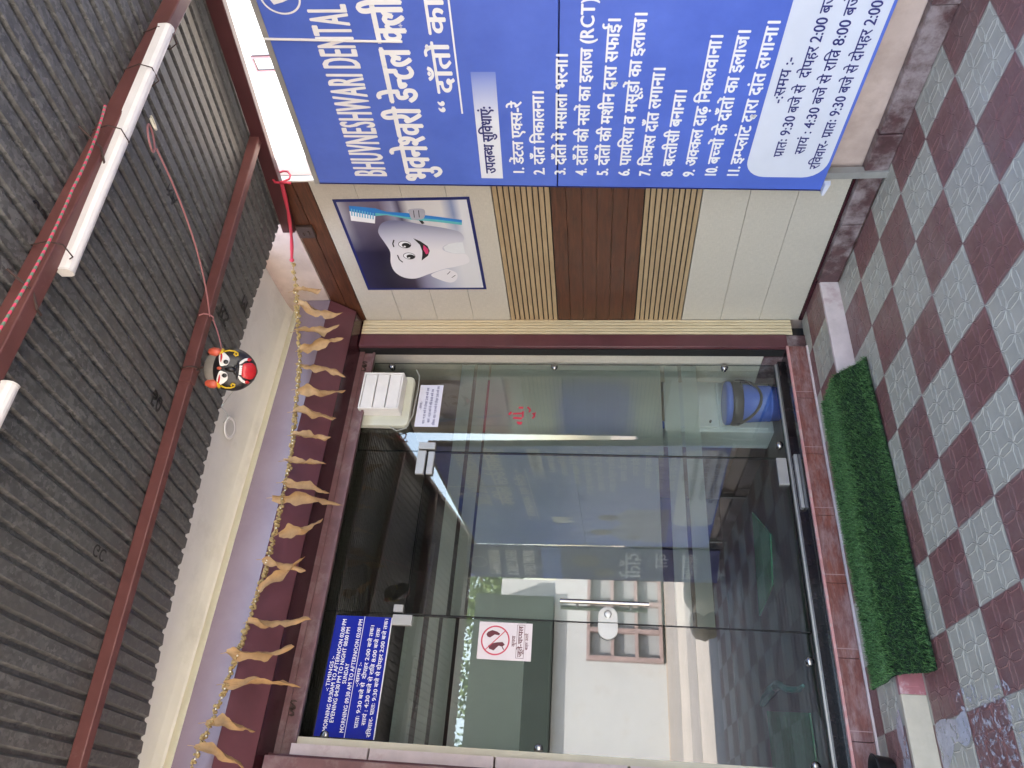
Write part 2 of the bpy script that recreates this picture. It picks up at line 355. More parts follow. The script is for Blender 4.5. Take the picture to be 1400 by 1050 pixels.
class Fr:
    """a flat sheet in the world: origin, right, up, outward normal"""
    def __init__(s, o, u, v):
        s.o = Vector(o); s.u = Vector(u).normalized(); s.v = Vector(v).normalized(); s.n = s.u.cross(s.v)
    def p(s, a, b, d=0): return s.o+s.u*a+s.v*b+s.n*d
    def poly(s, mb, pts, d=0, mi=0):
        """filled outline (may be concave)"""
        from mathutils.geometry import tessellate_polygon
        vs = [Vector((a, b, 0)) for a, b in pts]; tr = tessellate_polygon([vs]); fs = []
        for t in tr:
            a, b, c = (vs[i] for i in t)
            fs.append(t if (b-a).cross(c-a).z > 0 else t[::-1])
        mb.add([s.p(a, b, d) for a, b in pts], fs, mi); return mb
    def rect(s, mb, a0, a1, b0, b1, d=0, mi=0): return s.poly(mb, [(a0, b0), (a1, b0), (a1, b1), (a0, b1)], d, mi)
    def slab(s, mb, a0, a1, b0, b1, d0, d1, mi=0):
        q = lambda d: [s.p(a0, b0, d), s.p(a1, b0, d), s.p(a1, b1, d), s.p(a0, b1, d)]
        mb.hexa(q(d0), q(d1), mi); return mb
    def ring(s, mb, ca, cb, ra, rb, wd, d=0, mi=0, n=40):
        v = []
        for k in range(n):
            t = 2*math.pi*k/n; v += [s.p(ca+ra*math.cos(t), cb+rb*math.sin(t), d), s.p(ca+(ra-wd)*math.cos(t), cb+(rb-wd)*math.sin(t), d)]
        mb.add(v, [(2*k, 2*((k+1) % n), 2*((k+1) % n)+1, 2*k+1) for k in range(n)], mi); return mb
    def ell(s, mb, ca, cb, ra, rb, d=0, mi=0, n=28, rot=0):
        c, q = math.cos(rot), math.sin(rot)
        return s.poly(mb, [(ca+ra*math.cos(t)*c-rb*math.sin(t)*q, cb+ra*math.cos(t)*q+rb*math.sin(t)*c) for t in (2*math.pi*k/n for k in range(n))], d, mi)
    def stroke(s, mb, pts, wd, d=0, mi=0):
        for (a0, b0), (a1, b1) in zip(pts, pts[1:]):
            L = math.hypot(a1-a0, b1-b0) or 1; x, y = -(b1-b0)/L*wd/2, (a1-a0)/L*wd/2
            mb.add([s.p(a0-x, b0-y, d), s.p(a1-x, b1-y, d), s.p(a1+x, b1+y, d), s.p(a0+x, b0+y, d)], [(0, 1, 2, 3)], mi)
        return mb
def rrect(a0, a1, b0, b1, r, n=6):
    pts = []
    for cx, cy, t0 in ((a1-r, b0+r, -90), (a1-r, b1-r, 0), (a0+r, b1-r, 90), (a0+r, b0+r, 180)):
        for k in range(n+1):
            t = math.radians(t0+90*k/n); pts.append((cx+r*math.cos(t), cy+r*math.sin(t)))
    return pts

# ------------------------------------------------------------------ lettering (Latin and Devanagari, laid out glyph by glyph)
_tc = bpy.data.curves.new("glyph_work", 'FONT'); _tc.resolution_u = 3
_to = bpy.data.objects.new("glyph_work", _tc); COL.objects.link(_to)
_gc = {}
def _mesh(s):
    _tc.body = s; bpy.context.view_layer.update()
    me = _to.to_mesh(); v = [(p.co.x, p.co.y) for p in me.vertices]; f = [tuple(q.vertices) for q in me.polygons]
    _to.to_mesh_clear(); return v, f
_bars = max(p[0] for p in _mesh('||||')[0])
def glyph(ch):
    if ch not in _gc:
        if ch == ' ': _gc[ch] = ([], [], .26)
        else:
            v, f = _mesh(ch); xm = max(p[0] for p in _mesh(ch+'||||')[0]); _gc[ch] = (v, f, xm-_bars)
    return _gc[ch]
def half(ch):
    k = ch+'\u094d'
    if k not in _gc:
        v, f, adv = glyph(ch)
        if ch in 'क': cut = adv*.80
        else: cut = max(p[0] for p in v if p[1] < .06)-.085
        bm = bmesh.new(); vs = [bm.verts.new((x, y, 0)) for x, y in v]
        for q in f:
            try: bm.faces.new([vs[i] for i in q])
            except ValueError: pass
        bmesh.ops.bisect_plane(bm, geom=bm.verts[:]+bm.edges[:]+bm.faces[:], plane_co=(cut, 0, 0), plane_no=(1, 0, 0), clear_outer=True)
        bm.verts.index_update()
        _gc[k] = ([(p.co.x, p.co.y) for p in bm.verts], [tuple(p.index for p in q.verts) for q in bm.faces], cut-.004); bm.free()
    return _gc[k]
def shape(s):
    """-> verts, faces, width; headline or cap height is .622"""
    s = re.sub('((?:[\u0915-\u0939\u095c\u095d]\u094d)*[\u0915-\u0939\u095c\u095d])\u093f', '\u093f\\1', s)
    V, F, x, i = [], [], 0., 0
    def put(g, dx=0, dy=0, k=1, fx=1):
        o = len(V); V.extend(((x+dx+px*k*fx), dy+py*k) for px, py in g[0]); F.extend(tuple(j+o for j in (q if fx > 0 else q[::-1])) for q in g[1])
    while i < len(s):
        c = s[i]
        if i+2 < len(s) and s[i+1] == '\u094d':
            n = s[i+2]
            if n == 'र':
                g = glyph(c); put(g); st = max(p[0] for p in g[0] if p[1] < .3); x0 = x
                v = [(st-.06, .30), (st-.04, .22), (st-.32, .04), (st-.33, .11)]
                o = len(V); V.extend((x+a, b) for a, b in v); F.append((o+3, o+2, o+1, o)); x += g[2]; i += 3; continue
            if c == 'द' and n == 'व':
                put(glyph('द')); put(glyph('व'), .20, -.13, .5); x += glyph('द')[2]+.03; i += 3; continue
            h = half(c); put(h); x += h[2]; i += 2; continue
        g = glyph(c); put(g); x += g[2]+(.045 if 'A' <= c <= 'Z' else 0); i += 1
    return V, F, x
def text(fr, s, a0, b, h, mat, parent, a1=None, bold=0, d=.0012, name="lettering", align='l', sy=1, kx=1):
    V, F, wd = shape(s); k = h/.622
    kx = (a1-a0)/(wd*k) if a1 is not None else kx
    if align == 'c': a0 -= wd*k*kx/2
    mb = MB(); offs = [(0, 0)]
    if bold: offs += [(bold, 0), (-bold, 0), (0, bold*.55), (0, -bold*.55)]
    for j, (ox, oy) in enumerate(offs):
        mb.add([fr.p(a0+x*k*kx+ox*h, b+y*k+oy*h, d+j*.00012) for x, y in V], F)
    return mb.build(name, mat, parent)

# ------------------------------------------------------------------ SETTING: ground, floors, road
GZ = -.12
g = B(-60, 60, -60, 60, -.5, GZ-.008).build("ground", MT['ground'], kind='structure')
for y0, y1, m in ((-2.2, -.72, 'road'), (-3.5, -2.2, 'roadl'), (-4.6, -3.5, 'road'), (-5.9, -4.6, 'roadl'), (-8.1, -5.9, 'road')):  # strips alternate between a grey and a paler tone
    B(-30, 30, y0+.004, y1-.004, GZ-.1, GZ+random.uniform(0, .006)).build("road", MT[m], kind='structure')
# porch floor: chequered tiles with embossed motif
T, OX, OY, TA = .3049, 2.374, 2.863, .0117
ca, sa = math.cos(TA), math.sin(TA)
def tp(i, j): return (OX+T*(i*ca-j*sa), OY+T*(i*sa+j*ca))
def relief(mb, z, inside, i0, i1, j0, j1):
    segs = []
    for i in range(i0, i1):
        for j in range(j0, j1):
            for a in range(3):
                for b in (0, 1, 2, 3):
                    for dr in (0, 1):
                        A = (a/3, b/3); C = ((a+1)/3, b/3); wv = .050; p1, p2 = .26, .74
                        for sg in ((1,) if b == 0 else (-1,) if b == 3 else (1, -1)):
                            q = [(A[0]+.012, A[1]+sg*.006), (A[0]+p1/3, A[1]+sg*wv), (A[0]+p2/3, A[1]+sg*wv), (C[0]-.012, C[1]+sg*.006)]
                            if dr: q = [(y, x) for x, y in q]
                            for s0, s1 in zip(q, q[1:]):
                                P, Q = tp(i+s0[0], j+s0[1]), tp(i+s1[0], j+s1[1])
                                if inside(*P) and inside(*Q): segs.append((P, Q))
    wd, h = .0028, .0015
    for P, Q in segs:
        L = math.hypot(Q[0]-P[0], Q[1]-P[1]) or 1; x, y = -(Q[1]-P[1])/L*wd, (Q[0]-P[0])/L*wd
        mb.add([(P[0]-x, P[1]-y, z), (Q[0]-x, Q[1]-y, z), (P[0], P[1], z+h), (Q[0], Q[1], z+h), (P[0]+x, P[1]+y, z), (Q[0]+x, Q[1]+y, z)],
               [(0, 1, 3, 2), (2, 3, 5, 4)])
fl = MB().box(-4, 2.9, -.72, 3.50, -.3, 0)
relief(fl, 0, lambda x, y: .2 < x < 2.89 and .9 < y < 3.465, -8, 3, -7, 3)
fl.build("porch_floor", MT['tile'], kind='structure')
lf = MB(); lf.add([(2.97, 3.474, .1), (-4, 3.502, .1), (-4, 3.90, .1), (2.97, 3.90, .1)], [(0, 3, 2, 1)])
relief(lf, .1, lambda x, y: .2 < x < 2.93 and 3.50 < y < 3.86, -8, 3, 1, 5)
lf.build("landing_floor", MT['tile'], kind='structure')
B(-3.9, 4.4, 4.02, 6.8, .05, .2).build("interior_floor", MT['ifloor'], kind='structure')

# riser of the low step, painted in three worn stretches
st = thing("porch_step", "low step riser across the porch, whitewashed at one end and pink at the other", "step", (1.5, 3.48, 0))
for x0, x1, m, n in ((1.1, 2.93, 'riserw', "white_riser"), (.655, 1.1, 'riserp', "pink_riser"), (-4, .655, 'riserc', "cream_riser")):
    yy = lambda x: 3.474+(2.97-x)*.004
    mb = MB(); mb.hexa([(x0, yy(x0)-.014, 0), (x1, yy(x1)-.014, 0), (x1, yy(x1)-.014, .104), (x0, yy(x0)-.014, .104)],
                       [(x0, yy(x0)+.012, 0), (x1, yy(x1)+.012, 0), (x1, yy(x1)+.012, .104), (x0, yy(x0)+.012, .104)])
    if m == 'riserp':
        for c in (.73, .86, 1.0):
            f = Fr((c, yy(c)-.014, .052), (1, 0, 0), (0, 0, 1)); f.slab(mb, -.045, .045, -.03, .03, 0, .003)
            f.stroke(mb, [(.05, .04), (.062, 0), (.05, -.04)], .005, .002)
    mb.build(n, MT[m], st, bevel=.004)

# ------------------------------------------------------------------ RIGHT WALL, panelled
WX = 2.95; Y0, Y1 = 2.652, 3.88
pw = thing("panelled_wall", "panelled side wall with beige panels, slatted strips and dark wood planks beside the glass door", "wall", (3.05, 3.2, .1))
B(2.985, 3.12, 2.64, 6.8, -.1, 3.62).build("wall_core", MT['pink'], pw)
def band(name, mat, z0, z1, n, gap=.0022, proud=0):
    mb = MB(); hgt = (z1-z0)/n
    for k in range(n): mb.box(WX-proud, 2.983, Y0, Y1, z0+k*hgt+gap, z0+(k+1)*hgt-gap)
    return mb.build(name, mat, pw, bevel=.0015)
band("wood_band", MT['wood'], 2.957, 3.14, 2)
band("beige_panel", MT['beige'], 1.966, 2.955, 4, .0009)
band("wood_planks", MT['wood'], 1.155, 1.65, 6, .0016)
band("beige_panel", MT['beige'], .125, .853, 3, .0009)
for z0, z1 in ((1.652, 1.964), (.855, 1.153)):
    mb = MB(); n = 10; ph = (z1-z0)/n
    mb.box(WX+.006, 2.983, Y0, Y1, z0, z1, 1)
    for k in range(n): mb.box(WX-.004, WX+.005, Y0+.001, Y1, z0+k*ph+.004, z0+(k+1)*ph-.004)
    mb.build("slat_panel", [MT['slat'], MT['black']], pw)
B(WX-.002, 2.99, Y0-.012, Y0-.001, .125, 3.14).build("edge_trim", MT['offw'], pw)
B(WX-.004, 2.984, Y0, Y1, .100, .123).build("base_strip", MT['maroon_dark'], pw)
B(2.94, 2.984, 2.64, 3.84, 3.143, 3.60).build("upper_plaster", MT['pink'], pw, bevel=.004)
sk = MB()
for a, b in ((3.0, 3.474), (2.655, 2.995)):
    sk.box(2.905, 2.946, a, b, .0, .112)
sk.build("stone_skirting", MT['stone'], pw, bevel=.006)
# bolted bracket end at the top of the wood
br = MB(); br.box(2.925, 2.947, 2.97, 3.06, 3.035, 3.135)
br.box(2.918, 2.926, 3.0, 3.03, 3.06, 3.075).box(2.918, 2.926, 3.01, 3.035, 3.095, 3.11)
br.build("bolt_plate", MT['iron'], pw, bevel=.004)

cw = thing("compound_wall", "stained pink plaster boundary wall with maroon stone skirting behind the big blue board", "wall", (3.0, 1, 0))
B(2.945, 3.10, -.7, 2.638, -.1, 1.05).build("plaster_wall", MT['pink'], cw)
sk = MB(); yy = -.7
while yy < 2.63:
    L = .62; e = min(2.634, yy+L); sk.box(2.888+.01*random.random(), 2.943, yy+.002, e-.002, 0, .105+.008*random.random()); yy += L
sk.build("stone_skirting", MT['stone'], cw, bevel=.005)

# slatted return and maroon post beside the glass
rp = thing("slatted_pilaster", "narrow upright strip of pale oak slats with a maroon post, next to the glass front", "pilaster", (2.85, 3.9, .1))
mb = MB(); mb.box(2.832, 2.948, 3.888, 3.97, .17, 2.97, 1)
for k in range(5):
    x = 2.832+k*.0232; mb.box(x+.0025, x+.0207, 3.878, 3.887, .175, 2.97)
mb.build("slat_strip", [MT['slatv'], MT['black']], rp)
B(2.733, 2.829, 3.876, 3.97, .215, 2.97).build("maroon_post", MT['maroon'], rp, bevel=.003)
B(2.738, 2.83, 3.886, 3.97, .1, .213).build("post_foot", MT['stone'], rp)
B(2.7265, 2.7325, 3.90, 3.97, .23, 2.97).build("dark_gap", MT['black'], rp)

# ------------------------------------------------------------------ CLINIC BUILDING shell and interior
cb = thing("clinic_building", "shop building shell with white plaster soffit over the entrance and a dark room behind glass", "building", (0, 5.5, 0))
cov = [(3.10, 3.455), (3.55, 3.452), (3.70, 3.446), (3.77, 3.435), (3.80, 3.42), (3.83, 3.42), (3.83, 3.66), (3.10, 3.66)]
MB().prism(cov, -4, 2.939, lambda a, p: (a, p[0], p[1]+.02*(2.9-a)/2.5*.6)).build("plaster_soffit", MT['plaster'], cb)
B(-4, 3.1, 3.832, 6.9, 3.47, 3.75).build("roof_slab", MT['plaster'], cb)
B(-4, 2.98, 3.98, 4.25, 2.975, 3.465).build("lintel", MT['dk'], cb)
B(-4, 4.4, 6.8, 6.95, 0, 3.47).build("back_wall", MT['dk'], cb)
B(-4.15, -4, 3.5, 6.95, 0, 3.7).build("side_wall", MT['pink'], cb)
B(4.4, 4.5, 4.3, 6.95, 0, 3.47).build("side_wall", MT['dk'], cb)
B(2.985, 4.5, 4.0, 6.9, 3.475, 3.6).build("roof_slab", MT['plaster'], cb)
B(3.125, 4.45, 4.0, 4.12, 0, 3.47).build("partition", MT['dk'], cb)
# inner reveal of beige panel with stone dado
B(2.729, 2.98, 3.972, 4.285, .345, 2.97).build("beige_reveal", MT['beige'], cb)
B(2.724, 2.98, 3.974, 4.29, .2, .344).build("stone_dado", MT['stone'], cb)
# fluted ceiling, the flutes run along the front
mb = MB(); mb.box(-3.9, 4.3, 4.252, 6.79, 3.0, 3.05, 0); y = 4.256
while y < 6.75:
    mb.box(-3.9, 4.3, y, y+.030, 2.972, 2.999, 0); mb.box(-3.9, 4.3, y+.0302, y+.0345, 2.982, 2.999, 1); y += .038
mb.build("fluted_ceiling", [MT['ceil'], MT['ceill']], cb)
# fluted partition inside, right of the door, in coloured bands
mb = MB(); z = .96
while z < 2.2:
    mi = 1 if 1.14 < z < 1.66 else (2 if 2.0 < z < 2.22 else 0)
    mb.box(2.46, 2.98, 4.54, 4.56, z, z+.0285, mi); z += .030
mb.build("banded_partition", [flat('bright_slat_white', (.82, .84, .84), .5), flat('bright_slat_blue', (.05, .16, .95), .5), MT['signred']], cb)

# door pillar on the left
dp = thing("door_pillar", "glossy maroon pillar at the left end of the glass front with a chipped cream tile edge", "pillar", (0, 4, .1))
B(-.6, .300, 3.885, 4.2, .1, 2.98).build("pillar_face", MT['maroon'], dp, bevel=.004)
mb = MB()
for z0, z1 in ((.2, .62), (.63, 1.22), (1.235, 1.86), (1.87, 2.48), (2.49, 2.88)):
    mb.box(.301, .352, 3.91, 4.2, z0, z1)
mb.build("white_tile_edge", MT['riserw'], dp)
B(.3525, .388, 3.952, 4.2, .2, 2.89).build("cream_edge", MT['cream'], dp, bevel=.002)
B(-4, -.6, 3.9, 4.1, .1, 3.4).build("plain_wall", MT['pink'], dp)

# threshold
th = thing("door_threshold", "raised threshold of worn maroon wood-look tiles with a black granite sill under the glass", "threshold", (1.5, 3.9, .1))
mb = MB(); yk = lambda x: 3.872
x = -.6
while x < 2.735:
    e = min(2.737, x+.37); mb.box(x+.0012, e-.0012, 3.868, 3.9, .112, .214); x += .37
mb.build("tile_face", MT['kerb'], th, bevel=.002)
B(-.6, 2.738, 3.862, 3.9, .100, .111).build("mortar_line", MT['riserw'], th)
B(-.6, 2.738, 3.866, 3.885, .2145, .228).build("pink_nosing", MT['nosing'], th, bevel=.002)
B(-.6, 2.735, 3.886, 4.02, .19, .226).build("granite_sill", MT['granite'], th)
B(.39, 2.722, 4.021, 4.10, .19, .252).build("granite_strip", MT['granite'], th)
B(.39, 2.722, 4.05, 4.078, .2525, .262).build("floor_channel", MT['satin'], th)

# ------------------------------------------------------------------ SHUTTER HOOD
sh = thing("shutter_hood", "long rolling shutter hood above the glass front, painted lavender over glossy maroon", "shutter", (1.5, 3.8, 3.1))
X0, X1 = -.9, 2.936
P = lambda a, p: (a, p[0], p[1])
MB().prism([(3.79, 3.445), (3.655, 3.335), (3.668, 3.328), (3.80, 3.435)], X0, X1, P).build("cream_ledge", MT['cream'], sh)
MB().prism([(3.652, 3.330), (3.648, 3.135), (3.668, 3.135), (3.668, 3.326)], X0, X1, P).build("lavender_face", MT['lavender'], sh)  # upright face coloured lavender, slanted face beneath it maroon
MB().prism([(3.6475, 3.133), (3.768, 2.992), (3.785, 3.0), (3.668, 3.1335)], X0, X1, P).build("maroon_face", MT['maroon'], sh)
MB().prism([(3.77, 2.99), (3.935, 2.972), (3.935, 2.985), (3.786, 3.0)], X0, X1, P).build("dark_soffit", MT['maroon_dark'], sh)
B(X0, 2.735, 3.936, 3.944, 2.94, 2.985).build("edge_lip", MT['maroon_dusty'], sh)
bar = MB(); bar.box(.30, 2.72, 3.946, 3.962, 2.87, 2.972); bar.box(.30, 2.72, 3.930, 3.9455, 2.868, 2.882)
bo = tag(bar.build("shutter_bottom_bar", MT['maroon_dusty'], bevel=.002), "dusty maroon bottom bar of the raised shutter above the glass", "shutter bar")
for cx in (.50, 2.60):
    hk = MB()
    for q in (0, .03):
        hk.tube([(cx+q+.02*math.cos(t), 3.944-.010*math.sin(t), 2.925+.016*math.sin(2*t)) for t in (k*math.pi/6 for k in range(12))], .004, 6, closed=True)
    hk.build("hook", MT['iron'], bo)
sg = B(.20, .285, 3.80, 3.884, .2, 2.96)
sg.build("guide_rail", MT['maroon_dusty'], dp, bevel=.004)

# ------------------------------------------------------------------ GLASS FRONT
GY = 4.058
def pane(mb, x0, x1, z0, z1, t=.010):
    # front face reflects, inner face only lets light through, edges are green
    mb.add([(x0, GY, z0), (x1, GY, z0), (x1, GY, z1), (x0, GY, z1)], [(0, 1, 2, 3)], 0)
    mb.add([(x0, GY+t, z0), (x1, GY+t, z0), (x1, GY+t, z1), (x0, GY+t, z1)], [(3, 2, 1, 0)], 1)
    for a, b in (((x0, z0), (x1, z0)), ((x1, z0), (x1, z1)), ((x1, z1), (x0, z1)), ((x0, z1), (x0, z0))):
        mb.add([(a[0], GY, a[1]), (a[0], GY+t, a[1]), (b[0], GY+t, b[1]), (b[0], GY, b[1])], [(0, 1, 2, 3)], 2)
    return mb
GM = [MT['glass'], MT['thru'], MT['edge']]
def film(x0, x1, bands, parent):
    mb = MB()
    for z0, z1 in bands: mb.box(x0, x1, GY+.0115, GY+.0125, z0, z1)
    return mb.build("frosted_film", MT['frost'], parent)
def knob(x, z, parent, r=.023):
    mb = MB(); mb.lathe([(r*.7, -.03), (r*.7, 0), (r, .001), (r, .010), (r*.8, .016), (r*.3, .019)], (x, GY-.001, z), 20, (0, -1, 0))
    mb.build("standoff_bolt", MT['chrome'], parent, smooth=True)
BANDS_R = [(2.212, 2.296), (2.112, 2.188), (.986, 2.096), (.874, .959), (.757, .851)]
gp = thing("fixed_glass_panel", "tall fixed glass panel right of the door, bearing a red painted mark", "glass panel", (2.39, GY, .26))
pane(MB(), 2.056, 2.718, .266, 2.90).build("pane", GM, gp)
film(2.06, 2.714, BANDS_R, gp)
for x, z in ((2.69, 2.775), (2.692, 1.674), (2.697, .578), (2.14, .30)): knob(x, z, gp)
gf = Fr((0, GY, 0), (1, 0, 0), (0, 0, 1))
mk = MB()
for q in ([(2.325, 1.952), (2.345, 1.936)], [(2.332, 1.926), (2.337, 1.862)], [(2.352, 1.862), (2.305, 1.862)], [(2.303, 1.923), (2.299, 1.866)],
          [(2.325, 1.79), (2.345, 1.782)], [(2.378, 1.892), (2.378, 1.862)], [(2.385, 1.835), (2.362, 1.815), (2.345, 1.823)], [(2.272, 1.898), (2.268, 1.862)], [(2.262, 1.893), (2.258, 1.866)], [(2.30, 1.80), (2.32, 1.785), (2.34, 1.80)]):
    gf.stroke(mk, q, random.uniform(.009, .015), .0015)
mk.build("painted_mark", MT['redpaint'], gp)

gl = thing("side_glass_panel", "tall fixed glass panel at the left of the door, carrying the timings sign", "glass panel", (.71, GY, .26))
pane(MB(), .392, 1.038, .266, 2.90).build("pane", GM, gl)
film(.396, 1.034, [(2.334, 2.432), (2.247, 2.304), (2.154, 2.226), (1.765, 2.134)], gl)
for x, z in ((.41, 2.768), (.413, 1.666), (.897, .30), (.415, .34)): knob(x, z, gl)

tr = thing("transom_pane", "narrow clear glass transom above the glass door", "glass panel", (1.55, GY, 2.45))
pane(MB(), 1.044, 2.050, 2.445, 2.90).build("pane", GM, tr)

gd = thing("glass_door", "frameless glass door with steel pull bar and oval lock", "door", (1.55, GY, .26))
pane(MB(), 1.046, 2.048, .276, 2.437).build("pane", GM, gd)
B(1.0388, 1.0455, GY-.001, GY+.011, .276, 2.437).build("black_gasket", MT['black'], gd)
film(1.05, 2.044, BANDS_R[:2]+[(1.02, 2.096)]+BANDS_R[3:], gd)
h = MB()
for yy in (3.995, 4.125): h.tube([(1.135, yy, 1.107), (1.135, yy, 1.582)], .0125, 16)
for z in (1.20, 1.49): h.tube([(1.135, 3.995, z), (1.135, 4.125, z)], .008, 12)
h.build("pull_handle", MT['chrome'], gd, smooth=False)
lk = MB(); R = .053
for yy0, yy1 in ((4.040, 4.0565),):
    pts = [(1.045, 1.324-R)]+[(1.075+R*math.sin(t), 1.324-R*math.cos(t)) for t in (k*math.pi/16 for k in range(17))]+[(1.045, 1.324+R)]
    lk.prism(pts, yy1, yy0, lambda a, p: (p[0], a, p[1]))
lk.build("lock_case", MT['offw'], gd, bevel=.003)
lc = MB(); lc.lathe([(.020, 0), (.020, .008), (.015, .012), (.006, .013)], (1.085, 4.040, 1.324), 24, (0, -1, 0)); lc.build("lock_cylinder", MT['satin'], gd)
lk = MB(); pts = [(1.0405, 1.324+R)]+[(1.008-R*math.sin(t), 1.324+R*math.cos(t)) for t in (k*math.pi/16 for k in range(17))]+[(1.0405, 1.324-R)]
lk.prism(pts, 4.0565, 4.040, lambda a, p: (p[0], a, p[1])); lk.build("lock_keeper", MT['offw'], gl, bevel=.003)
def plate(parent, *rects):
    mb = MB()
    for a, b, c, d in rects: mb.box(a, b, 4.036, 4.0565, c, d)
    return mb.build("patch_fitting", MT['satin'], parent, bevel=.003)
plate(gd, (1.888, 2.043, 2.394, 2.434))
plate(gd, (1.875, 2.046, .278, .335))
plate(tr, (1.888, 2.048, 2.448, 2.502))
plate(gp, (2.059, 2.106, 2.397, 2.503))
plate(gl, (.976, 1.034, 2.392, 2.503))
plate(tr, (1.047, 1.088, 2.452, 2.505))
B(1.715, 2.05, 3.99, 4.048, .2265, .245).build("pivot_plate", MT['satin'], th, bevel=.002)

# signs on the glass
ts = thing("timings_sign", "dark blue opening-hours sign with white English and Hindi lettering on the glass", "sign", (.71, GY, 2.5))
f = Fr((0, GY, 0), (1, 0, 0), (0, 0, 1))
mb = MB(); f.slab(mb, .404, 1.019, 2.512, 2.828, .0012, .003); mb.build("sign_sheet", MT['sblue'], ts)
mb = MB(); f.slab(mb, .404, 1.019, 2.506, 2.5115, .0012, .0035); mb.build("white_edge", MT['letter'], ts)
D = .0032
mb = MB(); f.slab(mb, .404, 1.019, 2.6625, 2.6655, .003, D+.0004); mb.build("rule_line", MT['letter'], ts)
E_ = dict(mat=MT['letter'], parent=ts, d=D, bold=.035)
for s, a, b, z, h in (("-: TIMINGS :-", .622, .80, 2.793, .018), ("MORNING 09:30AM TO AFTERNOON 02:00 PM", .428, 1.001, 2.765, .019), ("EVENING 04:30 PM TO NIGHT 08:00 PM", .471, .958, 2.736, .019),
                      ("SUNDAY", .663, .767, 2.705, .019), ("MORNING 09:30 AM TO AFTERNOON 02:00 PM", .427, 1.004, 2.673, .019)):
    text(f, s, a, z, h, a1=b, **E_)
for s, a, b, z, h in (("-:समय :-", .652, .776, 2.636, .017), ("प्रातः 9:30 बजे से  दोपहर 2:00 बजे तक।", .453, .975, 2.602, .0185), ("सायं : 4:30 बजे से रात्रि 8:00 बजे तक", .468, .959, 2.565, .0185), ("रविवार- प्रातः 9:30 बजे से दोपहर 2:00 बजे तक।", .414, 1.014, 2.529, .0185)):
    text(f, s, a, z, h, a1=b, **E_)

fs = thing("no_footwear_sign", "pinkish white sticker with a red barred circle over shoes, below the timings sign", "sticker", (.92, GY, 1.73))
mb = MB(); f.slab(mb, .825, 1.021, 1.728, 2.018, .0012, .0022); mb.build("sticker_sheet", MT['pinkw'], fs)
mb = MB(); cx, cz, R = .925, 1.925, .078
f.ring(mb, cx, cz, R, R, .008, .0026)
f.stroke(mb, [(cx-.053, cz+.053), (cx+.053, cz-.053)], .005, .0030); mb.build("barred_circle", MT['signred'], fs)
mb = MB()
f.poly(mb, [(.955, 1.976), (.968, 1.968), (.978, 1.945), (.972, 1.92), (.962, 1.902), (.952, 1.905), (.955, 1.93), (.945, 1.945), (.938, 1.955), (.942, 1.968)], .0025)
f.poly(mb, [(.880, 1.955), (.895, 1.962), (.908, 1.945), (.915, 1.915), (.918, 1.885), (.905, 1.872), (.893, 1.885), (.898, 1.905), (.885, 1.918), (.872, 1.93)], .0025)
f.stroke(mb, [(.893, 1.885), (.878, 1.876)], .005, .0025); mb.build("shoe_silhouettes", MT['maroon_ink'], fs)
text(f, "कृपया", .925, 1.818, .016, MT['maroon_ink'], fs, align='c', d=.0026, bold=.04)
text(f, "जूते-चप्पल", .845, 1.778, .022, MT['maroon_ink'], fs, a1=1.005, d=.0026, bold=.05)
text(f, "बाहर उतारें", .925, 1.748, .014, MT['maroon_ink'], fs, align='c', d=.0026, bold=.04)
mb = MB()
for a, b, c, d in ((.838, 1.012, 1.8085, 1.8105), (.838, 1.012, 1.768, 1.770), (.838, .840, 1.770, 1.8085), (1.010, 1.012, 1.770, 1.8085)): f.rect(mb, a, b, c, d, .0026)
mb.build("word_box", MT['maroon_ink'], fs)

no = thing("paper_notice", "small white paper notice with blue Hindi hours taped high on the right glass panel", "notice", (2.38, GY, 2.4))
mb = MB(); f.slab(mb, 2.227, 2.543, 2.402, 2.557, .0012, .0020); mb.build("paper_sheet", MT['paper'], no)
for s, a, b, z in (("-:समय:-", .40, .60, 2.527), ("प्रातः 9:30 बजे से दोपहर 2:00 बजे तक", .07, .93, 2.494), ("सायं : 4:30 बजे से रात्रि 8:00 बजे तक", .10, .90, 2.461), ("रविवार- प्रातः 9:30 बजे से दोपहर 2:00 बजे तक", .04, .97, 2.426)):
    text(f, s, 2.227+.316*a, z, .014, MT['bluetext'], no, a1=2.227+.316*b, d=.0023, bold=.03)

# ------------------------------------------------------------------ INSIDE, seen through the glass
fb = thing("louvre_box", "cream wall box with three white louvres at the top of the right glass panel", "vent", (2.40, 4.03, 2.6))
mb = MB(); pts = rrect(2.205, 2.575, 2.588, 2.95, .035)
mb.prism(pts, 4.05, 4.005, lambda a, p: (p[0], a, p[1])); mb.build("backing_case", MT['oldw'], fb, bevel=.006)
mb = MB(); LX0, LX1, LZ0, LZ1 = 2.272, 2.542, 2.635, 2.90
mb.box(LX0, LX0+.010, 3.905, 4.004, LZ0, LZ1); mb.box(LX1-.010, LX1, 3.905, 4.004, LZ0, LZ1)
mb.box(LX0+.0102, LX1-.0102, 3.905, 4.004, LZ0, LZ0+.011).box(LX0+.0102, LX1-.0102, 3.905, 4.004, LZ1-.011, LZ1); mb.build("louvre_frame", MT['white'], fb, bevel=.003)
mb = MB(); mb.box(LX0+.011, LX1-.011, 3.99, 4.003, LZ0+.012, LZ1-.012); mb.build("dark_back", MT['black'], fb)  # black sheet added to give the louvre gaps their shade
hz = (LZ1-LZ0-.046)/3
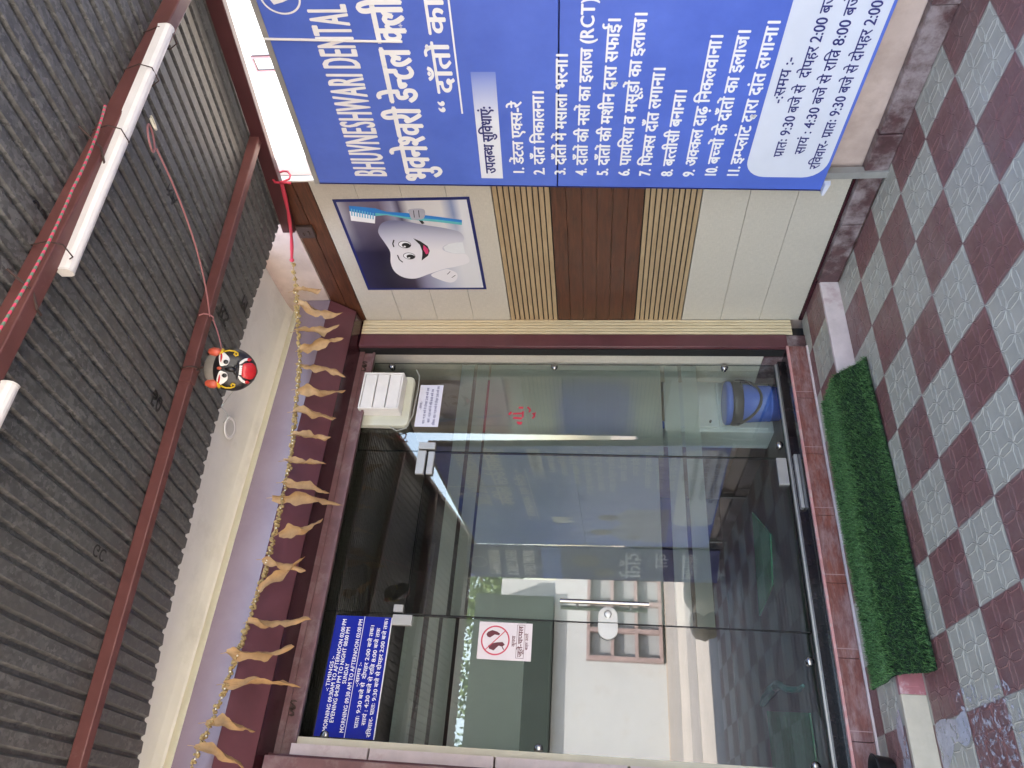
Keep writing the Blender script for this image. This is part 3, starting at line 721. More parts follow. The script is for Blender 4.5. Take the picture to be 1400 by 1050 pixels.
for k in range(3):
    z0 = LZ0+.015+k*(hz+.008); mb = MB()
    mb.hexa([(LX0+.012, 3.914, z0), (LX1-.012, 3.914, z0), (LX1-.012, 3.908, z0+hz), (LX0+.012, 3.908, z0+hz)], [(LX0+.012, 3.96, z0+.004), (LX1-.012, 3.96, z0+.004), (LX1-.012, 3.96, z0+hz-.003), (LX0+.012, 3.96, z0+hz-.003)])
    mb.build("louvre", MT['white'], fb, bevel=.002)
mb = MB(); mb.tube([(2.215, 4.02, 2.72), (2.18, 4.03, 2.66), (2.20, 4.03, 2.60), (2.30, 4.035, 2.572), (2.50, 4.04, 2.565), (2.60, 4.04, 2.57), (2.655, 4.045, 2.60)], .004, 6)
mb.build("loose_wire", MT['wire'], fb)

bk = thing("lidded_bucket", "blue plastic bucket with a lid and black handle on the floor behind the glass", "bucket", (2.60, 4.46, .2))
bc = (2.575, 4.30, .2)
mb = MB(); mb.lathe([(.105, 0), (.112, .006), (.116, .06), (.120, .062), (.120, .072), (.117, .074), (.134, .315), (.138, .318)], bc, 40); mb.build("pail", MT['bucket'], bk, smooth=True)
mb = MB(); mb.lathe([(.140, .318), (.146, .322), (.146, .345), (.138, .352), (.10, .356), (.02, .358)], bc, 40); mb.build("lid", MT['bucket'], bk, smooth=True)
mb = MB(); mb.lathe([(.141, .250), (.148, .262), (.1485, .300), (.145, .316)], bc, 40)
mb.tube([(bc[0]+.150*math.cos(t), bc[1]+.150*math.sin(t), .2+.275-.13*max(0, math.sin((t-math.radians(175))/math.radians(160)*math.pi))) for t in (math.radians(175+160*k/20) for k in range(21))], .009, 8)
mb.build("handle_wrap", MT['bagb'], bk, smooth=True)
ct = thing("white_cabinet", "low white cabinet standing inside behind the bucket", "cabinet", (2.7, 4.6, .2))
B(2.475, 2.98, 4.512, 4.75, .2, .925).build("carcass", MT['cab'], ct, bevel=.006)
mb = MB(); mb.box(2.50, 2.97, 4.495, 4.511, .24, .56).box(2.50, 2.97, 4.495, 4.511, .57, .90); mb.build("drawer_front", MT['cab'], ct, bevel=.004)
MB().tube([(2.54, 4.494, .62), (2.54, 4.475, .62)], .008, 8).build("drawer_knob", MT['black'], ct)
tag(B(2.50, 2.56, 4.515, 4.535, .926, 1.0).build("blue_bottle", MT['bucket'], bevel=.02), "blue bottle standing on the white cabinet inside", "bottle")
for xs, lab in ((((2.27, 5.40), (1.915, 4.925), (1.597, 5.037), (1.526, 5.537)), "green floor mat lying deep inside the room behind the glass door"), (((.90, 5.62), (.73, 4.54), (-.1, 4.54), (-.1, 5.62)), "green floor mat inside behind the left glass panel")):
    mb = MB(); mb.hexa([(x, y, .202) for x, y in xs][::-1], [(x, y, .212) for x, y in xs][::-1]); tag(mb.build("floor_mat", MT['imat']), lab, "mat")
mb = MB(); mb.tube([(.93+.06*math.sin(k*.5), 5.55-.10*k, .235+.015*math.cos(k)) for k in range(11)], [.02, .03, .035, .03, .03, .025, .02, .02, .02, .015, .01], 8); tag(mb.build("teal_hose", MT['teal']), "teal plastic hose lying along the green mat inside", "hose")
isg = thing("inner_wall_sign", "dark inner wall sign with faint grey-green lettering, seen through the left glass", "sign", (.8, 6.5, 1.8))
f6 = Fr((0, 6.5, 0), (1, 0, 0), (0, 0, 1))
mb = MB(); f6.slab(mb, -.8, 1.93, 1.77, 2.46, -.02, 0); mb.build("sign_sheet", MT['green'], isg)
text(f6, "DENTAL CLINIC", -.02, 2.27, .11, MT['text2'], isg, a1=1.10, bold=.02); text(f6, "For Every Smile", .25, 2.13, .08, MT['text2'], isg, a1=1.27); text(f6, "Dental Clinic", .66, 2.04, .06, MT['text2'], isg, a1=1.06)

# ------------------------------------------------------------------ BIG BLUE BOARD
thb = math.atan2(.119, 2.543)
bf = Fr((2.85, 2.571, 2.841), (0, -math.cos(thb), -math.sin(thb)), (0, -math.sin(thb), math.cos(thb)))
BW, BH = 2.36, 2.543
bb = thing("clinic_board", "huge blue vinyl board listing dental treatments in white Hindi, leaning along the right wall", "signboard", (2.87, 1.4, .3))
mb = MB(); bf.slab(mb, 0, BW, -1.236, 0, -.03, 0); bf.slab(mb, 0, BW, -BH, -1.242, -.03, 0); mb.build("vinyl_face", MT['blue'], bb, bevel=.003)
mb = MB(); bf.slab(mb, -.002, BW+.002, -BH-.002, .0, -.032, -.0305); mb.build("dark_backing", MT['navy'], bb)
mb = MB(); bf.slab(mb, -.012, BW, .002, .028, -.035, -.004); bf.slab(mb, 0, .03, -BH, 0, -.06, -.0325); bf.slab(mb, BW-.03, BW, -BH, 0, -.06, -.0325); bf.slab(mb, 0, BW, -BH, -BH+.03, -.06, -.0325)
bf.slab(mb, 1.1, 1.13, -BH, 0, -.06, -.0325); mb.build("steel_frame", MT['frame'], bb)
for a in (.06, 1.1, BW-.08):
    p = bf.p(a, -BH, -.05); B(p.x-.02, p.x+.02, p.y-.02, p.y+.02, 0, p.z).build("leg", MT['frame'], bb)
mb = MB(); bf.slab(mb, -.006, -.001, -BH, 0, -.03, .001); mb.build("dark_hem", MT['navy'], bb)
LT = dict(mat=MT['letter'], parent=bb)
k1 = text(bf, "BHUVNESHWARI DENTAL", .05, -.368, .150, a1=.962, bold=.022, **LT)
text(bf, "CLINIC", 1.0, -.374, .150, a1=1.27, bold=.022, **LT)
text(bf, "भुवनेश्वरी डेन्टल क्ली", .024, -.60, .130, a1=.985, bold=.050, **LT)
text(bf, "निक", .985, -.60, .130, a1=1.24, bold=.050, **LT)
text(bf, "“ दाँतों का अस्पताल ”", .44, -.772, .075, bold=.055, a1=1.64, **LT)
mb = MB(); bf.rect(mb, .435, 1.64, -.800, -.792, .0015); mb.build("underline", MT['letter'], bb)
# header strip, printed pale fading out to the right
q = NT("pale_fading_print"); x, y, z = q.sep()
q.base(q.ramp(q.math('MULTIPLY_ADD', y, -1.0, 2.571), [(.35, (.70, .72, .80)), (.64, (.095, .17, .57))])); q.b.inputs["Roughness"].default_value = .4
mb = MB(); bf.rect(mb, .048, .653, -.964, -.854, .0012); mb.build("header_strip", q.m, bb)
text(bf, "उपलब्ध सुविधाएं:", .082, -.930, .047, MT['bluetext'], bb, a1=.476, bold=.05, d=.0022)
LINES = [("1.", "डेंटल एक्स-रे", 1.072, .502), ("2.", "दाँत निकालना।", 1.174, .562), ("3.", "दाँतों में मसाला भरना।", 1.278, .744), ("4.", "दाँतों की नसों का इलाज (RCT)", 1.382, .985), ("5.", "दाँतों की मशीन द्वारा सफाई।", 1.488, .901),
         ("6.", "पायरिया व मसूड़ों का इलाज।", 1.593, .925), ("7.", "फिक्स दाँत लगाना।", 1.696, .680), ("8.", "बत्तीसी बनाना।", 1.803, .571), ("9.", "अक्कल दाढ़ निकलवाना।", 1.909, .829), ("10.", "बच्चों के दाँतों का इलाज।", 2.015, .850), ("11.", "इम्प्लांट द्वारा दांत लगाना।", 2.122, .890)]
for nmb, s, v, e in LINES:
    text(bf, nmb, .076, -v, .048, a1=.076+.022*len(nmb), bold=.06, **LT)
    text(bf, s, .142 if len(nmb) == 2 else .158, -v, .049, a1=e, bold=.055, **LT)
mb = MB(); bf.poly(mb, rrect(.079, 1.75, -2.528, -2.148, .10), .0012); mb.build("hours_panel", MT['panelw'], bb)
for s, a, b, v, wd in (("-:समय :-", .500, .726, 2.222, None), ("प्रातः 9:30 बजे से  दोपहर 2:00 बजे तक", .205, 1.10, 2.303, None), ("सायं : 4:30 बजे से रात्रि 8:00 बजे तक", .223, 1.095, 2.396, None), ("रविवार- प्रातः 9:30 बजे से दोपहर 2:00 बजे तक", .134, 1.16, 2.490, None)):
    text(bf, s, a, -v, .040, MT['bluetext'], bb, a1=b, bold=.03, d=.0024)
mb = MB(); bf.ring(mb, .992, -.105, .075, .085, .008, .0015); bf.poly(mb, [(.96, -.07), (.98, -.06), (.992, -.068), (1.005, -.06), (1.025, -.07), (1.02, -.11), (1.012, -.15), (.998, -.12), (.986, -.15), (.97, -.11)], .0016); mb.build("round_emblem", MT['letter'], bb)
# printed picture on the far half: a tooth and a couple
mb = MB(); tx, ty = 1.62, -1.05
bf.poly(mb, [(tx+.18*a, ty+.25*b) for a, b in ((-.5, .3), (-.3, .5), (0, .4), (.3, .5), (.5, .3), (.42, -.1), (.3, -.5), (.08, -.15), (-.08, -.15), (-.3, -.5), (-.42, -.1))], .0015)
mb.build("printed_tooth", MT['letter'], bb)
mb = MB()
for cx, cy, k in ((1.55, -1.5, 1), (1.95, -1.42, 1.15), (2.08, -1.75, .7)):
    bf.ell(mb, cx, cy, .075*k, .10*k, .0018, 0); bf.poly(mb, [(cx-.06*k, cy-.09*k), (cx-.2*k, cy-.18*k), (cx-.22*k, -2.1), (cx+.22*k, -2.1), (cx+.2*k, cy-.18*k), (cx+.06*k, cy-.09*k)], .0014+.0001*k, 1)
mb.build("printed_family", [MT['skin'], MT['shirt']], bb)
cdm = MB(); cdm.tube([bf.p(.811, .02, .005), bf.p(.808, -.15, .006), bf.p(.802, -.35, .006), bf.p(.798, -.577, .005)], .0055, 7); tag(cdm.build("hanging_string", MT['white']), "white string hanging down over the top of the big blue board", "cord")
mb = MB(); p = bf.p(.01, -BH, 0); mb.hexa([(p.x-.02, p.y-.04, p.z-.03), (p.x+.01, p.y-.04, p.z-.035), (p.x+.01, p.y+.03, p.z-.02), (p.x-.02, p.y+.03, p.z-.015)], [(p.x-.02, p.y-.04, p.z-.004), (p.x+.01, p.y-.04, p.z-.004), (p.x+.01, p.y+.03, p.z-.004), (p.x-.02, p.y+.03, p.z-.004)])
mb.build("folded_corner", MT['panelw'], bb)

# second panel turned towards the street, seen only in the glass
s2 = thing("street_panel", "narrow violet board with the clinic name, turned at the street end of the big blue board", "signboard", (2.7, -.1, 0))
f2 = Fr((2.84, .16, 2.90), (-.42, -.91, -.03), (0, -.03, 1)); f2 = Fr(f2.o, f2.u, f2.n.cross(f2.u)*1)
mb = MB(); f2.slab(mb, 0, .50, -2.85, 0, -.03, 0); mb.build("vinyl_face", MT['purple'], s2)
for s, v, h in (("BHUVNESHWARI", .42, .12), ("DENTAL CLINIC &", .62, .12), ("IMPLANT CENTRE", .82, .12), ("दाँतों", 2.0, .16), ("का", 2.3, .13), ("अस्पताल", 2.62, .16)):
    text(f2, s, .06, -v, h, MT['letter'], s2, a1=.45 if s != "का" else .28, bold=.03, d=.002)
mb = MB(); f2.rect(mb, 0, .50, -1.12, -.90, .0015); mb.build("blue_strip", MT['blue'], s2)
mb = MB(); f2.ell(mb, .2, -1.4, .10, .16, .0015); f2.ell(mb, .38, -1.6, .07, .12, .0017); mb.build("printed_faces", MT['skin'], s2)
mb = MB(); f2.ring(mb, .25, -.17, .09, .10, .012, .0015); mb.build("round_emblem", MT['letter'], s2)

# ------------------------------------------------------------------ TOOTH POSTER
PY, PZ, PWd, PHt = 3.5575, 2.858, .7775, .769
pf = Fr((WX-.0042, PY, PZ), (0, -1, 0), (0, 0, 1))
tpst = thing("tooth_poster", "square poster of a smiling cartoon tooth holding a blue toothbrush, on the beige panels", "poster", (2.945, 3.17, 2.09))
q = NT("poster_backdrop"); x, y, z = q.sep()
v = q.math('DIVIDE', q.math('SUBTRACT', PZ, z), PHt); u_ = q.math('DIVIDE', q.math('SUBTRACT', PY, y), PWd)
cA = q.ramp(v, [(.0, (.030, .030, .075)), (.22, (.012, .010, .030)), (.42, (.035, .022, .045)), (.52, (.22, .21, .30)), (.66, (.40, .42, .52)), (.84, (.62, .62, .64))])
cB = q.ramp(v, [(.0, (.42, .42, .47)), (.10, (.16, .14, .20)), (.33, (.14, .11, .16)), (.42, (.30, .30, .40)), (.47, (.07, .06, .11)), (.54, (.55, .54, .55)), (.78, (.60, .58, .58)), (.86, (.20, .25, .42)), (.92, (.62, .62, .66))])
q.base(q.mix(q.ramp(q.math('ADD', u_, q.math('MULTIPLY', q.noise(4, 2), .2)), [(.55, (0, 0, 0)), (.95, (1, 1, 1))]), cA, cB)); q.b.inputs["Roughness"].default_value = .3
mb = MB(); pf.slab(mb, 0, PWd, -PHt, 0, -.002, 0); mb.build("border", MT['navy'], tpst)
mb = MB(); pf.rect(mb, .018, PWd-.018, -PHt+.018, -.018, .0006); mb.build("backdrop", q.m, tpst)
def PP(pts): return [(a*PWd, -b*PHt) for a, b in pts]
def smooth_loop(pts, n=5):
    out = []; L = len(pts)
    for i in range(L):
        p0, p1, p2, p3 = (pts[(i+k-1) % L] for k in range(4))
        for k in range(n):
            t = k/n; out.append(tuple(.5*((2*p1[c])+(-p0[c]+p2[c])*t+(2*p0[c]-5*p1[c]+4*p2[c]-p3[c])*t*t+(-p0[c]+3*p1[c]-3*p2[c]+p3[c])*t**3) for c in (0, 1)))
    return out
q = NT("tooth_print"); x, y, z = q.sep()
u_ = q.math('DIVIDE', q.math('SUBTRACT', PY, y), PWd); v = q.math('DIVIDE', q.math('SUBTRACT', PZ, z), PHt)
q.base(q.ramp(q.math('ADD', u_, q.math('MULTIPLY', q.math('ABSOLUTE', q.math('SUBTRACT', v, .5)), .08)), [(.48, (.70, .68, .70)), (.62, (.50, .50, .58)), (.78, (.16, .17, .27))])); q.b.inputs["Roughness"].default_value = .3
TOOTH = [(0.762, 0.309), (0.695, 0.265), (0.639, 0.26), (0.547, 0.283), (0.453, 0.299), (0.331, 0.274), (0.231, 0.281), (0.158, 0.338), (0.142, 0.436), (0.199, 0.566), (0.254, 0.693), (0.281, 0.793), (0.329, 0.901), (0.417, 0.891), (0.425, 0.808), (0.46, 0.728), (0.5, 0.722), (0.538, 0.77), (0.55, 0.836), (0.568, 0.891), (0.613, 0.901), (0.664, 0.873), (0.703, 0.771), (0.736, 0.632), (0.776, 0.495), (0.79, 0.389)]
mb = MB(); pf.poly(mb, PP(smooth_loop(TOOTH)), .0012)
pf.poly(mb, PP(smooth_loop([(0.185, 0.572), (0.248, 0.692), (0.24, 0.739), (0.196, 0.785), (0.124, 0.769), (0.088, 0.714), (0.125, 0.631)])), .0009)
mb.build("printed_tooth", q.m, tpst)
mb = MB(); pf.poly(mb, PP([(.43, .80), (.46, .735), (.50, .728), (.535, .775), (.55, .84), (.55, .885), (.43, .885)]), .0014); mb.build("root_gap", MT['pale'], tpst)
mb = MB()
pf.poly(mb, PP([(0.913, 0.293), (0.875, 0.373), (0.86, 0.514), (0.819, 0.737), (0.781, 0.914), (0.756, 0.910), (0.79, 0.73), (0.82, 0.52), (0.853, 0.368), (0.865, 0.285)]), .0013, 0)
pf.poly(mb, PP([(0.865, 0.285), (0.853, 0.368), (0.82, 0.52), (0.79, 0.73), (0.756, 0.910), (0.731, 0.906), (0.765, 0.727), (0.794, 0.534), (0.843, 0.365), (0.835, 0.278)]), .0013, 1)
pf.poly(mb, PP([(0.941, 0.108), (0.913, 0.293), (0.835, 0.278), (0.888, 0.098)]), .0014, 0)
pf.poly(mb, PP([(0.888, 0.098), (0.835, 0.278), (0.761, 0.256), (0.794, 0.083)]), .0015, 2)
for k in range(9):
    t = (k+.6)/9.4; a0 = (0.915+(0.862-0.915)*t, .108+(.285-.108)*t); a1 = (.845+(.80-.845)*t, .093+(.268-.093)*t)
    pf.stroke(mb, PP([a0, a1]), .0075, .0017, 3)
mb.build("printed_brush", [flat("print_blue", (.02, .20, .55), .3), flat("print_teal", (.09, .42, .45), .3), MT['letter'], flat("print_lightblue", (.12, .42, .62), .3)], tpst)
mb = MB()
pf.poly(mb, PP(smooth_loop([(0.895, 0.544), (0.898, 0.646), (0.851, 0.654), (0.803, 0.632), (0.793, 0.589), (0.799, 0.545), (0.853, 0.538)])), .0019, 0)
for b in (.575, .612): pf.stroke(mb, PP([(.885, b), (.815, b-.008)]), .004, .0021, 1)
pf.stroke(mb, PP([(.80, .60), (.75, .62)]), .018, .0010, 1)
HM = [flat("print_grey", (.36, .36, .42), .3), MT['ink']]
mb.build("printed_hand", HM, tpst)
mb = MB()
for s_ in ([(.225, .735), (.19, .705)], [(.18, .77), (.15, .735)]): pf.stroke(mb, PP(s_), .004, .0021, 0)
mb.build("finger_line", MT['ink'], tpst)
mb = MB()
for ex, ey, r in ((.534, .432, .050), (.407, .440, .048)):
    pf.ell(mb, ex*PWd, -ey*PHt, r*.80*PWd, r*PHt, .0016, 1); pf.ell(mb, ex*PWd, -ey*PHt, r*.70*PWd, r*.90*PHt, .0018, 0)
    pf.ell(mb, (ex-.008)*PWd, -(ey+.010)*PHt, r*.55*PWd, r*.68*PHt, .0020, 1); pf.ell(mb, (ex-.020)*PWd, -(ey-.004)*PHt, r*.15*PWd, r*.18*PHt, .0022, 0)
pf.stroke(mb, PP([(0.587, 0.36), (0.546, 0.341), (0.509, 0.341)]), .008, .0016, 1); pf.stroke(mb, PP([(0.420, 0.349), (0.368, 0.352), (0.336, 0.373)]), .008, .0016, 1)
pf.poly(mb, PP([(0.601, 0.512), (0.568, 0.562), (0.515, 0.607), (0.462, 0.614), (0.408, 0.59), (0.354, 0.528), (0.41, 0.544), (0.462, 0.555), (0.529, 0.550)]), .0016, 1)
pf.poly(mb, PP([(0.529, 0.578), (0.482, 0.606), (0.435, 0.600), (0.425, 0.578), (0.477, 0.566)]), .0018, 2)
mb.build("printed_face", [MT['letter'], MT['ink'], flat("print_pink", (.62, .04, .14), .3)], tpst)

# ------------------------------------------------------------------ CANOPY
pl = lambda y: 2.859+.122*y
cn = thing("sheet_canopy", "dark galvanised corrugated canopy on maroon steel tubes over the porch", "canopy", (.8, 1.4, 3.0))
def ynear(x):
    K = [(-5, 3.9), (.16, 3.254), (.66, 3.113), (1.05, 3.048), (1.54, 2.966), (2.4, 2.943), (3.1, 2.957)]
    for (a, b), (c, d) in zip(K, K[1:]):
        if x <= c: return b+(d-b)*(x-a)/(c-a)
    return K[-1][1]
PIT = .068; V = []; NY = 26; xs = []
for i in range(int(7.005/PIT)+1):
    for f_, h_ in ((.0, 0), (.60, 0), (.72, 1), (.88, 1)): xs.append((-4.0+(i+f_)*PIT, h_))
xs = [q for q in xs if q[0] < 3.006]; n = len(xs)-1
for i, (x, prof) in enumerate(xs):
    y1 = ynear(x)+random.uniform(-.004, .004)
    for j in range(NY+1):
        y = -.25+(y1+.25)*j/NY; V.append((x, y, pl(y)+.013*prof+.003*math.sin(y*2.3+x*.7)))
mb = MB(); mb.add(V, [(i*(NY+1)+j, i*(NY+1)+j+1, (i+1)*(NY+1)+j+1, (i+1)*(NY+1)+j) for i in range(n) for j in range(NY)])
o = mb.build("roof_sheet", MT['sheet'], cn); sm = o.modifiers.new("thick", 'SOLIDIFY'); sm.thickness = .0012
def bar_between(A, B_, wd, ht, name, mat, parent=cn):
    A, B_ = Vector(A), Vector(B_); t = (B_-A).normalized(); s = t.cross(Vector((0, 0, 1))).normalized()*wd/2; u = Vector((0, 0, ht))
    mb = MB(); mb.hexa([A-s, A+s, A+s+u, A-s+u], [B_-s, B_+s, B_+s+u, B_-s+u]); return mb.build(name, mat, parent, bevel=.004)
bar_between((2.96, 2.333, pl(2.333)-.055), (-4, 3.20, pl(3.2)-.058), .040, .052, "purlin", MT['beam'])
bar_between((2.96, 1.45, pl(1.45)-.075), (-4, 1.60, pl(1.6)-.078), .050, .072, "purlin", MT['beam'])
bar_between((2.96, .25, pl(.25)-.075), (-4, .30, pl(.3)-.075), .05, .072, "purlin", MT['beam'])
bar_between((2.935, 3.0, pl(3.0)-.085), (2.935, -.25, pl(-.25)-.085), .045, .075, "side_rail", MT['rail'])
mb = MB()   # clamp at the purlin joint
A = Vector((1.625, 2.497, pl(2.497)-.0585)); t = Vector((-.992, .124, 0)).normalized(); s = t.cross(Vector((0, 0, 1)))
mb.hexa([A-t*.06-s*.0225+Vector((0, 0, -.002)), A-t*.06+s*.0225+Vector((0, 0, -.002)), A-t*.06+s*.0225+Vector((0, 0, .05)), A-t*.06-s*.0225+Vector((0, 0, .05))], [A+t*.06-s*.0225+Vector((0, 0, -.002)), A+t*.06+s*.0225+Vector((0, 0, -.002)), A+t*.06+s*.0225+Vector((0, 0, .05)), A+t*.06-s*.0225+Vector((0, 0, .05))])
mb.build("purlin_sleeve", MT['beam'], cn, bevel=.003)
# mill markings printed on the underside
mkf = lambda x, y: Fr((x, y, pl(y)-.0012), (0, 1, .122), (-1, 0, 0))
for x, y, s, h in ((2.10, 1.62, "50", .035), (2.13, 1.76, "GC", .035), (2.13, 1.90, "RA", .035), (1.50, 1.38, "05", .04), (1.48, 1.49, "CR", .04), (2.10, 2.62, "RS", .05), (1.44, 2.34, "50", .045), (.80, 2.20, "MM", .028), (.80, 2.34, "GC", .03), (2.52, .95, "RA", .05), (2.30, 2.80, "M", .05)):
    text(mkf(x, y), s, 0, 0, h*1.3, MT['ink'], cn, name="stamped_mark", d=.0, bold=.03)

# tube light battens under the first purlin
def batten(A, B_, label):
    A, B_ = Vector(A), Vector(B_); t = (B_-A).normalized(); s = t.cross(Vector((0, 0, 1))).normalized(); z = Vector((0, 0, 1)); L = (B_-A).length
    o = thing("tube_light", label, "light", tuple((A+B_)/2), "tube lights wired along the canopy tube")
    prof = [(-.019, .03), (-.019, .0), (-.014, -.012), (-.004, -.016), (.004, -.016), (.014, -.012), (.019, 0), (.019, .03)]
    MB().prism(prof, .006, L-.006, lambda a, p: A+t*a+s*p[0]+z*p[1]).build("batten_body", MT['white'], o)
    for a0, a1 in ((0, .006), (L-.006, L)):
        MB().prism([(x*1.06, y*1.06) for x, y in prof], a0, a1, lambda a, p: A+t*a+s*p[0]+z*p[1]).build("end_cap", MT['offw'], o)
    return o
LA, LB = (2.40, 1.425, pl(1.425)-.098), (1.335, 1.525, pl(1.525)-.098)
batten(LA, LB, "white tube light wired below the maroon tube, seen whole near the binding wires")
batten((.95, 1.53, pl(1.53)-.098), (-.2, 1.56, pl(1.56)-.098), "white tube light at the picture's left edge, only its end in view")
wm = MB()
for x in (2.38, 2.17, 1.86, 1.37):
    y = 1.45+(2.96-x)*.0216; z = pl(y)-.078
    wm.tube([(x, y+.03, z+.075), (x, y+.032, z-.0), (x, y+.012, z-.036), (x, y-.04, z-.038), (x, y-.055, z-.0), (x+.01, y-.03, z+.075)], .0022, 5, closed=True)
tag(wm.build("binding_wire", MT['iron']), "rusty wire loops binding the tube light to the maroon tube", "wire")
for x, y, lab in ((1.78, 1.44, "bent rusty hook over the maroon tube beside the wired tube light"), (1.22, 1.47, "bent rusty hook over the bare stretch of tube between the two tube lights")):
    mb = MB(); z = pl(y)-.05; mb.tube([(x+.03, y-.06, z+.03), (x, y, z-.02), (x-.04, y+.03, z-.03), (x-.03, y+.07, z-.01)], .004, 6)
    tag(mb.build("steel_hook", MT['iron']), lab, "hook", "hooks on the canopy tube")
def sag(A, B_, n=16, d=.03):
    A, B_ = Vector(A), Vector(B_); return [A.lerp(B_, k/n)-Vector((0, 0, d*4*(k/n)*(1-k/n))) for k in range(n+1)]
mb = MB()
pts = sag((2.98, 1.40, 3.02), (2.42, 1.46, 2.99), 8, .01)
mb.tube(pts, .0042, 8)
pts = sag((1.92, 1.39, 2.975), (1.55, 1.40, 2.94), 8, .01)[:-1]+sag((1.55, 1.40, 2.94), (.85, 1.39, 2.935), 14, .02)
mb.tube(pts, .0042, 8); tag(mb.build("striped_rope", MT['rope']), "pink and green twisted rope strung along the canopy tube", "rope")
mb = MB(); mb.tube([(2.02+.05*math.cos(t), 1.60+.045*math.sin(t), 2.965+.02*math.sin(t+1)) for t in (k*math.pi/8 for k in range(16))], .0035, 6, closed=True)
mb.tube(sag((2.02, 1.645, 2.97), (1.885, 2.450, 3.098), 18, .035), .0035, 6)
mb.tube([(1.885+.001*k, 2.465+.028*math.cos(k*math.pi/4), 3.122+.032*math.sin(k*math.pi/4)) for k in range(9)], .0035, 6)
mb.tube(sag((1.885, 2.48, 3.095), (1.72, 2.49, 3.01), 6, .005), .003, 6)
tag(mb.build("thin_rope", MT['twine']), "thin pink rope looped at the tube light and running to the second tube", "rope")
mb = MB(); mb.tube([(2.05+.035*math.cos(t), 1.555+.02*math.sin(t), 2.945+.02*math.cos(t)) for t in (k*math.pi/7 for k in range(11))], .004, 6); tag(mb.build("white_tie", MT['cream']), "loop of cream cable tie beside the tube light", "cable tie")

# ------------------------------------------------------------------ DEMON MASK hanging from the second tube
ms = thing("demon_mask", "black painted demon mask with red tongue and orange horns hanging from the canopy tube", "mask", (1.625, 2.49, 2.93))
mo = Vector((1.625, 2.485, 2.925)); to = (Vector((0.1, 0, 1.75))-mo).normalized()
mu = Vector((.09, 0, 1)); mu = (mu-to*mu.dot(to)).normalized(); mr = mu.cross(to).normalized(); KM = .84; mr *= KM; mu *= KM; to *= KM
def hw(v):      # half width of the face at height v (-1 chin .. 1 brow)
    return .108*max(.0, (1-abs(v)**2.6))**.5*(1.0 if v > 0 else (1-.30*abs(v)**1.5))
def dep(a, b):
    v = b/.112; h_ = max(1e-4, hw(max(-.999, min(.999, v)))); r = min(1, abs(a)/h_)
    return .062*math.sqrt(max(0, 1-r*r))*math.sqrt(max(0, 1-abs(v)**3))
def MP(a, b, d=0): return mo+mr*a+mu*b+to*(dep(a, b)+d)
mb = MB(); NV, NU = 18, 16; V = []
for i in range(NV+1):
    v = -.998+1.996*i/NV
    for j in range(NU+1):
        a = hw(v)*math.sin((j/NU-.5)*math.pi); V.append(MP(a, v*.112))
mb.add(V, [(i*(NU+1)+j, i*(NU+1)+j+1, (i+1)*(NU+1)+j+1, (i+1)*(NU+1)+j) for i in range(NV) for j in range(NU)])
fc = mb.build("face", MT['maskb'], ms, smooth=True)
mb = MB(); V = []; NU, NV = 20, 12
for i in range(NV+1):
    t = math.pi*i/NV
    for j in range(NU):
        p = 2*math.pi*j/NU; V.append(mo+mu*(.088+.058*math.sin(t)*math.sin(p))+mr*(.086*math.sin(t)*math.cos(p))+to*(-.004+.040*math.cos(t)))
mb.add(V, [(i*NU+j, (i+1)*NU+j, (i+1)*NU+(j+1) % NU, i*NU+(j+1) % NU) for i in range(NV) for j in range(NU)]); mb.build("clay_crown", MT['clay'], ms, smooth=True)
def blob(cu, cv, ru, rv, d, mat, name, th_=.006, rot_=0, poly=None, par=ms):
    mb = MB(); n = 22; ring = []
    for k in range(n):
        t = 2*math.pi*k/n; x, y = ru*math.cos(t), rv*math.sin(t); ring.append((cu+x*math.cos(rot_)-y*math.sin(rot_), cv+x*math.sin(rot_)+y*math.cos(rot_)))
    if poly: ring = smooth_loop(poly, 3); n = len(ring); cu = sum(p[0] for p in ring)/n; cv = sum(p[1] for p in ring)/n
    V = [MP(cu, cv, d+th_)]
    for s_, e in ((.5, .85), (.85, .45), (1, 0)):
        for a, b in ring: V.append(MP(cu+(a-cu)*s_, cv+(b-cv)*s_, d+th_*e))
    F = [(0, 1+k, 1+(k+1) % n) for k in range(n)]
    for q in range(2): F += [(1+q*n+k, 1+(q+1)*n+k, 1+(q+1)*n+(k+1) % n, 1+q*n+(k+1) % n) for k in range(n)]
    mb.add(V, F); return mb.build(name, mat, par, smooth=True)
